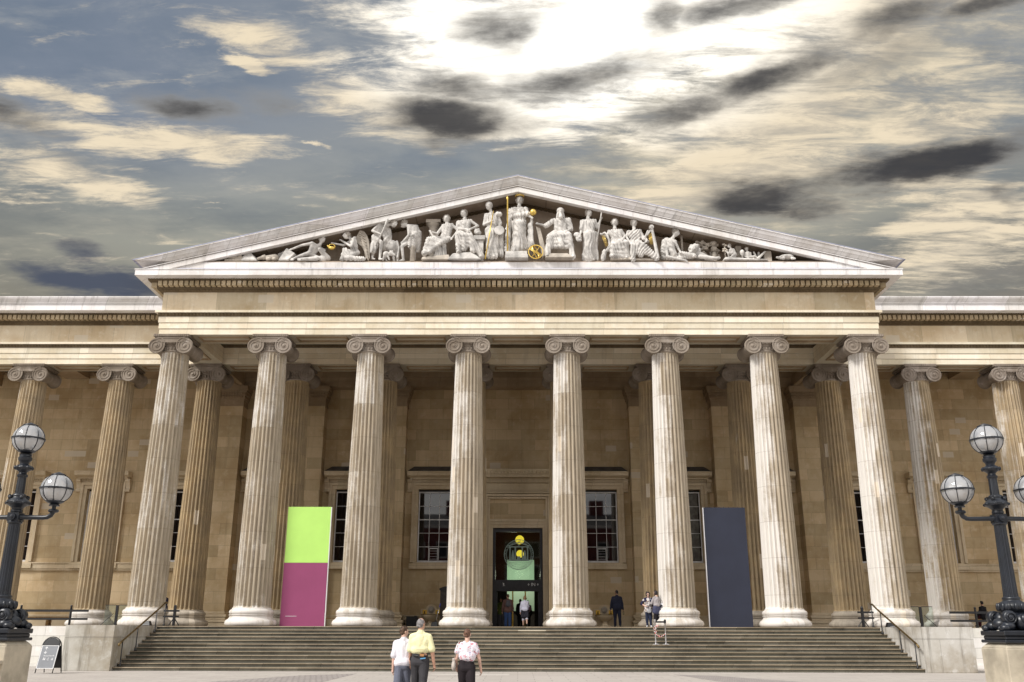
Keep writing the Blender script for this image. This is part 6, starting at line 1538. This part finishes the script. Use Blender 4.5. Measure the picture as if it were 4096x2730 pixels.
    for (nm, mat, kind, par) in legs:
        e = par.get('e', .010); P = []
        P += [('c', TP(-.042*H*w, 0, .545*H), .058*H*w+e*.7, TP(.042*H*w, 0, .545*H), .058*H*w+e*.7), ('c', TP(-.043*H*w, -.010*H, .505*H), .060*H*w+e*.7, TP(.043*H*w, -.010*H, .505*H), .060*H*w+e*.7)]
        for s in (-1, 1): P += [('c', TP(s*.042*H*w, 0, .535*H), .056*H*w+e*.7, TP(s*.036*H*w, 0, .605*H), .053*H*w+e*.7)]
        if kind == 'trousers':
            fl = par.get('len', .97)
            for n in 'LR':
                P += [('c', J['hip'+n], .060*H*w+e, J['kn'+n], .043*H+e*1.3)]
                cf = J['kn'+n]*.65+J['an'+n]*.35 - Vector((0, .008*H, 0)); a_ = J['kn'+n]*(1-fl)+J['an'+n]*fl; P += [('c', J['kn'+n], .040*H+e, cf, .037*H+e)] if fl > .5 else []
                P += [('c', J['kn'+n], .042*H+e*1.3, a_, par.get('hemr', .030)*H+e*1.4)]
        else:
            kz = par.get('len', .30)
            for n in 'LR': P += [('c', J['hip'+n], .066*H*w+e, J['hip'+n]*(1-kz)+J['kn'+n]*kz, .070*H+e)]
            mL, mR = [J['hip'+n]*(1-kz)+J['kn'+n]*kz for n in 'LR']; P += [('c', mL, .070*H+e, mR, .070*H+e)]
        ph = loc[0]*2.3
        def foldl(Q, ph=ph, amp=par.get('fold', .005)):
            x, y, z = Q[:, 0], Q[:, 1], Q[:, 2]
            return amp*np.sin(16*z+10*y+7*x+ph+1.5*np.sin(9*y+5*z)) + amp*.6*np.sin(37*x+6*z)
        if kind == 'skirt':
            def foldl(Q, ph=ph): return .008*np.sin(60*Q[:, 0]+3*Q[:, 1])*np.clip((.56*H+dz_-Q[:, 2])/(.1*H), 0, 1)
        blob(nm, P, mat, T, vox, 3, foldl, True)
    if shoes:
        for n in 'LR':
            td = J['toe'+n]; an = J['an'+n]
            P = [('c', an - Vector((0, .014*H, .017*H)), .0245*H, an + td*.088*H - Vector((0, 0, .022*H)), .0195*H), ('c', an - Vector((0, .012*H, .005*H)), .026*H, an, .026*H)]
            blob('shoe', P, M[shoes] if isinstance(shoes, str) else shoes, T, vox, 2, None, True)
    # hair
    P = [('e', hp_(0, -.012, .014), (.047*H,.053*H,.058*H), Rt)]
    if hair_style == 'short': P += [('e', hp_(0, -.025, -.012), (.042*H,.036*H,.036*H), Rt), ('e', hp_(0, .014, .045), (.037*H,.036*H,.022*H), Rt)]
    if hair_style == 'cropped': P = [('e', hp_(0, -.012, .012), (.0455*H,.050*H,.055*H), Rt), ('e', hp_(0, -.028, -.012), (.038*H,.030*H,.032*H), Rt)]
    if hair_style == 'bob':
        P += [('e', hp_(0, -.02, -.02), (.052*H,.042*H,.050*H), Rt), ('e', hp_(0, .018, .045), (.040*H,.034*H,.022*H), Rt)]
        for s in (-1, 1): P += [('e', hp_(s*.042, .004, -.018), (.018*H,.026*H,.044*H), Rt)]
    if hair_style == 'curly':
        P += [('e', hp_(0, -.02, -.016), (.052*H,.042*H,.050*H), Rt), ('e', hp_(0, .016, .046), (.042*H,.036*H,.022*H), Rt)]
        for i in range(34):
            a = i*2.399; zz = .066-.125*((i+.5)/34); rr_ = .052 if zz < .04 else .036
            x_, y_ = rr_*math.cos(a), rr_*math.sin(a)-.008
            if y_ > .02 and zz < .035: continue
            P += [('e', hp_(x_, y_, zz), .0165*H)]
    if hair_style == 'bald_ring': P = [('e', hp_(0, -.013, .010), (.0465*H,.052*H,.054*H), Rt), ('e', hp_(0, -.028, -.015), (.042*H,.032*H,.034*H), Rt)]
    def tuft(Q): return .0035*np.sin(120*Q[:, 0]+60*Q[:, 2])*np.sin(95*Q[:, 1])
    blob('hair', P, hair, T, min(vox, .011), 1, tuft, True)
    return T, J, TP, hp_
EYE = M['black']
def eyes(T, hp_, H, style=None):
    m = MB()
    for s in (-1, 1): m.ell(hp_(s*.017, .049, .003), (.0075*H,.004*H,.005*H), 8, 6)
    m.build('eyes', EYE, T, True, local=True)
def glasses(T, hp_, H, mat='black', solid=False):
    m = MB()
    for s in (-1, 1):
        if solid: m.ell(hp_(s*.019, .056, .003), (.015*H,.004*H,.011*H), 10, 6)
        else: m.tube([hp_(s*.019+.014*math.cos(a*PI/5), .056, .003+.010*math.sin(a*PI/5)) for a in range(10)], .0016*H, 5, True)
        m.tube([hp_(s*.033, .055, .006), hp_(s*.047, .03, .008), hp_(s*.047, -.004, .006)], .002*H, 5)
    m.tube([hp_(-.006, .058, .006), hp_(.006, .058, .006)], .0018*H, 5)
    m.build('sunglasses' if solid else 'glasses', M[mat], T, True, local=True)
def bag(name, T, c, size, mat, strap=None, smat=None):
    b_ = blob(name, [('b', c, (size[0]*.72, size[1]*.78, size[2]*.86)), ('e', Vector(c) - Vector((0, 0, size[2]*.15)), (size[0]*.56, size[1]*.6, size[2]*.42))], mat, T, .012, 8, None, True)
    if strap:
        m = MB(); m.tube(strap, .012, 6); m.build('strap', smat or mat, b_, True, local=True)
    return b_

W_tee = cloth('white_cotton', (.74,.72,.78)); Y_polo = cloth('yellow_pique', (.80,.77,.47), .05); F_top = cloth('floral_blouse', (.75,.70,.76), .05, 'floral')
G_trs = cloth('slate_trousers', (.135,.145,.19)); D_jean = cloth('charcoal_denim', (.045,.043,.048)); B_trs = cloth('black_trousers', (.022,.017,.020))
N_suit = cloth('navy_suit', (.014,.016,.032)); BR_top = cloth('brown_jumper', (.15,.085,.075)); BL_jean = cloth('blue_denim', (.045,.085,.21)); W_shirt = cloth('white_shirt', (.66,.66,.80))
DK_skirt = cloth('dark_skirt', (.035,.035,.05)); W_leg = cloth('white_leggings', (.70,.70,.84)); G_card = cloth('grey_cardigan', (.38,.35,.36)); NV_card = cloth('navy_cardigan', (.025,.025,.06))
BW_tunic = cloth('patterned_tunic', (.62,.58,.57), .05, 'blotch'); NV_jean = cloth('navy_denim', (.02,.027,.055)); NV_skirt = cloth('navy_ruffle', (.055,.06,.11)); BLK = cloth('black_cloth', (.012,.011,.014)); RD = cloth('maroon_cloth', (.08,.02,.035))
H_grey = hairmat('grey_hair', (.25,.235,.235)); H_brown = hairmat('brown_hair', (.085,.048,.028)); H_dark = hairmat('dark_hair', (.014,.010,.012)); H_red = hairmat('chestnut_hair', (.13,.065,.04)); H_blond = hairmat('light_brown_hair', (.25,.15,.075))
TAN = cloth('canvas_bag', (.46,.41,.37)); DBAG = cloth('dark_leather', (.035,.015,.02)); BPK = cloth('grey_backpack', (.10,.10,.115)); SBAG = cloth('striped_bag', (.025,.025,.03), .1, 'stripe')
LBL = plain('leather_patch', (.42,.20,.08), .6); BLUEW = plain('blue_card', (.12,.35,.62), .5)

# three visitors walking towards the steps
T, J, TP, hq = person('man in a yellow polo shirt and charcoal jeans seen from behind, walking to the steps', (-2.02, 20.0, 0), 1.77, rad(-4), SKIN, H_grey,
   [('polo_shirt', Y_polo, 'top', dict(e=.022, hem=.655, sleeve=.78, fold=.008))], [('jeans', D_jean, 'trousers', dict(e=.010, hemr=.034))],
   dict(legL=8, legR=-14, kneeL=6, kneeR=32, armL=6, armR=-4, elbL=22, elbR=18, outL=6, outR=15), None, 'black', .0085, rad(-28), hair_style='bald_ring', w=.98)
H = 1.77; glasses(T, hq, H)
m = MB(); m.obox(TP(.06, -.128, .588*H), (.085,.03,.05)); m.build('leather_patch', LBL, T, local=True)
m = MB(); m.obox(TP(.085, -.150, .552*H), (.11,.02,.022), Euler((0, -.12, 0))); m.build('pocket_card', BLUEW, T, local=True)
bag('belt_pouch', T, TP(-.19, .0, .55*H), (.06,.07,.09), BLK)
m = MB(); m.tube([TP(.155*math.cos(a), .135*math.sin(a), .578*H) for a in [i*PI/10 for i in range(20)]], .014, 6, True); m.build('belt', M['black'], T, True, local=True)
T, J, TP, hq = person('boy in a white T-shirt and slate trousers walking left of the man in yellow', (-2.40, 20.25, 0), 1.615, rad(-3), SKINP, H_brown,
   [('t_shirt', W_tee, 'top', dict(e=.026, hem=.555, sleeve=.85, fold=.008))], [('trousers', G_trs, 'trousers', dict(e=.018, hemr=.040))],
   dict(legL=-10, legR=12, kneeL=22, kneeR=8, armL=-6, armR=8, elbL=14, elbR=20, outL=8, outR=4), None, 'black', .0085, rad(-48), hair_style='short', w=.92)
T, J, TP, hq = person('woman in a white and red floral blouse and black trousers walking to the steps', (-1.05, 20.0, 0), 1.565, rad(3), SKINP, H_red,
   [('blouse', F_top, 'top', dict(e=.020, hem=.66, sleeve=.46, collar=False, fold=.009, flare=.012))], [('trousers', B_trs, 'trousers', dict(e=.016, hemr=.044))],
   dict(legL=12, legR=-10, kneeL=5, kneeR=20, armL=-4, armR=4, elbL=45, elbR=14, outL=14, outR=20, inL=10), None, 'black', .0085, rad(-14), hair_style='short', w=1.0)
H = 1.565; bag('tote_bag', T, TP(-.27, .02, .56*H), (.09,.20,.26), TAN, [TP(-.25, -.05, .64*H), TP(-.20, -.05, .78*H), TP(-.165, -.02, .845*H), TP(-.19, .06, .78*H), TP(-.25, .08, .64*H)])

# at the top of the steps
T, J, TP, hq = person('man in a dark navy suit seen from behind, carrying a clear bottle', (4.72, 45.3, ZF), 1.70, rad(4), SKIND, H_dark,
   [('suit_jacket', N_suit, 'top', dict(e=.013, hem=.515, sleeve=1.93, fold=.004, flare=.004))], [('suit_trousers', N_suit, 'trousers', dict(e=.006, hemr=.030))],
   dict(legL=6, legR=-7, kneeL=4, kneeR=12, armL=2, armR=-2, elbL=8, elbR=6, outL=15, outR=13), None, 'black', .013, rad(35), hair_style='cropped', w=1.12)
m = MB(); w_ = J['wrR'] + J['hdR']*.13; m.lathe([(.03,-.12),(.034,-.1),(.034,.05),(.014,.08),(.014,.1)], 12, w_); m.build('bottle', M['screenglass'], T, True, local=True)
T, J, TP, hq = person('woman with curly dark hair and sunglasses in a patterned tunic, hand on hip', (5.88, 42.9, ZF), 1.52, rad(176), SKINP, H_dark,
   [('tunic', BW_tunic, 'top', dict(e=.016, hem=.475, sleeve=.3, collar=False, flare=.01)), ('cardigan', NV_card, 'top', dict(e=.020, hem=.66, sleeve=1.25, collar=False))], [('jeans', NV_jean, 'trousers', dict(e=.008, hemr=.026))],
   dict(legL=2, legR=-2, armL=-8, armR=-14, elbL=20, elbR=58, outL=12, outR=38, inR=62), None, M['whitepaint'], .012, rad(4), hair_style='curly', w=.98)
glasses(T, hq, 1.52, 'black', True)
m = MB(); m.obox(TP(0, .135, .68*1.52), (.12,.03,.30)); 
blob('tunic_front', [('c', TP(-.035, .085, .79*1.52), .045, TP(-.03, .095, .62*1.52), .065), ('c', TP(.035, .085, .79*1.52), .045, TP(.03, .095, .62*1.52), .065)], BW_tunic, T, .012, 3, None, True)
bag('front_bag', T, TP(-.02, .15, .46*1.52), (.20,.07,.20), SBAG, [TP(-.1, .14, .5*1.52), TP(-.14, .10, .75*1.52), TP(-.06, .02, .86*1.52)])
T, J, TP, hq = person('woman in a grey cardigan and navy ruffled skirt with a striped shoulder bag', (6.22, 42.7, ZF), 1.57, rad(38), SKINP, H_dark,
   [('cardigan', G_card, 'top', dict(e=.010, hem=.60, sleeve=1.9, collar=False))], [('leggings', BLK, 'trousers', dict(e=.009, hemr=.026)), ('skirt', NV_skirt, 'skirt', dict(len=.42, e=.020))],
   dict(legL=3, legR=-3, armL=24, armR=22, elbL=70, elbR=75, outL=10, outR=8, inL=20, inR=35), None, 'black', .012, rad(14), hair_style='bob', w=.98)
bag('shoulder_bag', T, TP(.24, -.14, .60*1.57), (.12,.26,.22), SBAG, [TP(.22, -.05, .66*1.57), TP(.15, -.02, .84*1.57), TP(.20, -.2, .66*1.57)])

# at the door
T, J, TP, hq = person('man in a brown jumper and blue jeans with a grey backpack, entering the doorway', (-.52, 49.6, ZF), 1.66, rad(4), SKIN, H_brown,
   [('jumper', BR_top, 'top', dict(e=.020, hem=.505, sleeve=1.9))], [('jeans', BL_jean, 'trousers', dict(e=.012, hemr=.036))],
   dict(legL=3, legR=-4, kneeR=6, armL=2, armR=0, elbL=10, elbR=12, outL=13, outR=13), None, 'black', .013, rad(20), hair_style='cropped', w=1.12)
bag('backpack', T, TP(.01, -.185, .715*1.66), (.26,.13,.34), BPK, [TP(-.10, -.12, .62*1.66), TP(-.115, -.03, .825*1.66), TP(-.09, -.13, .80*1.66)])
T, J, TP, hq = person('woman in a white shirt, dark skirt and white leggings entering the doorway', (.37, 48.9, ZF), 1.55, rad(2), SKINP, H_blond,
   [('shirt', W_shirt, 'top', dict(e=.014, hem=.56, sleeve=1.85, flare=.006))], [('leggings', W_leg, 'trousers', dict(e=.003, len=.32, hemr=.034)), ('skirt', DK_skirt, 'skirt', dict(len=.72, e=.02))],
   dict(legL=6, legR=-12, kneeL=4, kneeR=26, armL=-6, armR=10, elbL=12, elbR=40, outL=10, outR=10), None, 'black', .013, rad(28), hair_style='bob', w=1.04)
bag('shoulder_bag', T, TP(.25, -.05, .58*1.55), (.12,.28,.26), DBAG, [TP(.23, .06, .66*1.55), TP(.15, 0, .85*1.55), TP(.23, -.14, .66*1.55)])
T, J, TP, hq = person('shadowy person in an olive top and grey trousers standing inside the doorway', (-.95, 54.6, ZF), 1.62, rad(170), SKIN, H_dark,
   [('top', cloth('olive_cloth', (.10,.13,.03)), 'top', dict(e=.02, hem=.47, sleeve=1.0))], [('trousers', cloth('grey_cloth', (.08,.08,.09)), 'trousers', dict(e=.02, hemr=.04))],
   dict(armL=4, armR=10, elbL=10, elbR=30), None, 'black', .018, 0, hair_style='short')
eyes(T, hq, 1.62)
for (x, y, h_, lab) in ((.15, 56.3, 1.62, 'dark silhouetted visitor inside the hall, between the two people entering'), (.60, 57.0, 1.55, 'dark silhouetted visitor inside the hall behind the woman in white')):
    person(lab, (x, y, ZF), h_, 0, SKIND, H_dark, [('coat', BLK, 'top', dict(e=.03, hem=.45, sleeve=1.9))], [('trousers', BLK, 'trousers', dict(e=.015))], dict(legL=4, legR=-4, outL=8, outR=8), None, 'black', .02, 0, hair_style='short')

# figures under the wings
person('person in dark clothes standing behind the left corner column, by the black gate post', (-17.22, 46.2, ZF), 1.60, rad(60), SKIN, H_dark, [('jacket', NV_card, 'top', dict(e=.03, hem=.48, sleeve=1.9))], [('trousers', BLK, 'trousers', dict(e=.012))],
   dict(legL=3, legR=-3, armL=10, armR=14, elbL=50, elbR=40), None, 'black', .016, 0, hair_style='short')
person('person in black sitting on the bench behind the right railing, back turned', (24.35, 50.05, ZF), 1.66, rad(20), SKIN, H_dark, [('jumper', BLK, 'top', dict(e=.022, hem=.50, sleeve=1.9))], [('trousers', RD, 'trousers', dict(e=.014))],
   dict(legL=86, legR=84, kneeL=88, kneeR=86, armL=14, armR=18, elbL=40, elbR=45, seat=.575), None, 'black', .016, rad(-20), hair_style='short', seated=True)

# ------------------------------------------------------------------ the street opposite, mirrored in the glass
M['brick'] = stone('red_brick', (.22,.055,.035), (.16,.04,.028), (.28,.08,.05), bw=.24, bh=.08, mort=.01, patch=1.0, streak=.3)
T = thing('brick_terrace', (0, -56, 0), 'red brick terrace with pale window surrounds across the street, mirrored in the museum glass', 'building')
m = MB(); m.box(-60, 60, -66, -56, 0, 18.6); m.build('wall', M['brick'], T)
m = MB(); fr_ = MB(); gl_ = MB()
for i in range(30):
    for j in range(4):
        x = -58+i*4; z = 2+j*3.9
        fr_.box(x-.25, x+1.85, -55.98, -55.8, z-.25, z+2.55); gl_.box(x, x+1.6, -55.79, -55.75, z, z+2.3)
fr_.build('window_surround', M['marble'], T); gl_.build('window_glass', M['glass'], T)
m = MB(); m.box(-60.3, 60.3, -66.2, -55.5, 18.601, 19.1)
m.build('cornice', M['corn'], T)
m = MB(); m.prism([(-66, 19.1), (-61, 21.6), (-56, 19.1)], -60, 60, 'x'); m.build('roof', M['slate'], T)
m = MB()
for i in range(9): m.box(-52+i*13, -49.5+i*13, -62, -60.5, 19.5, 24)
m.build('chimneys', M['brick'], T)
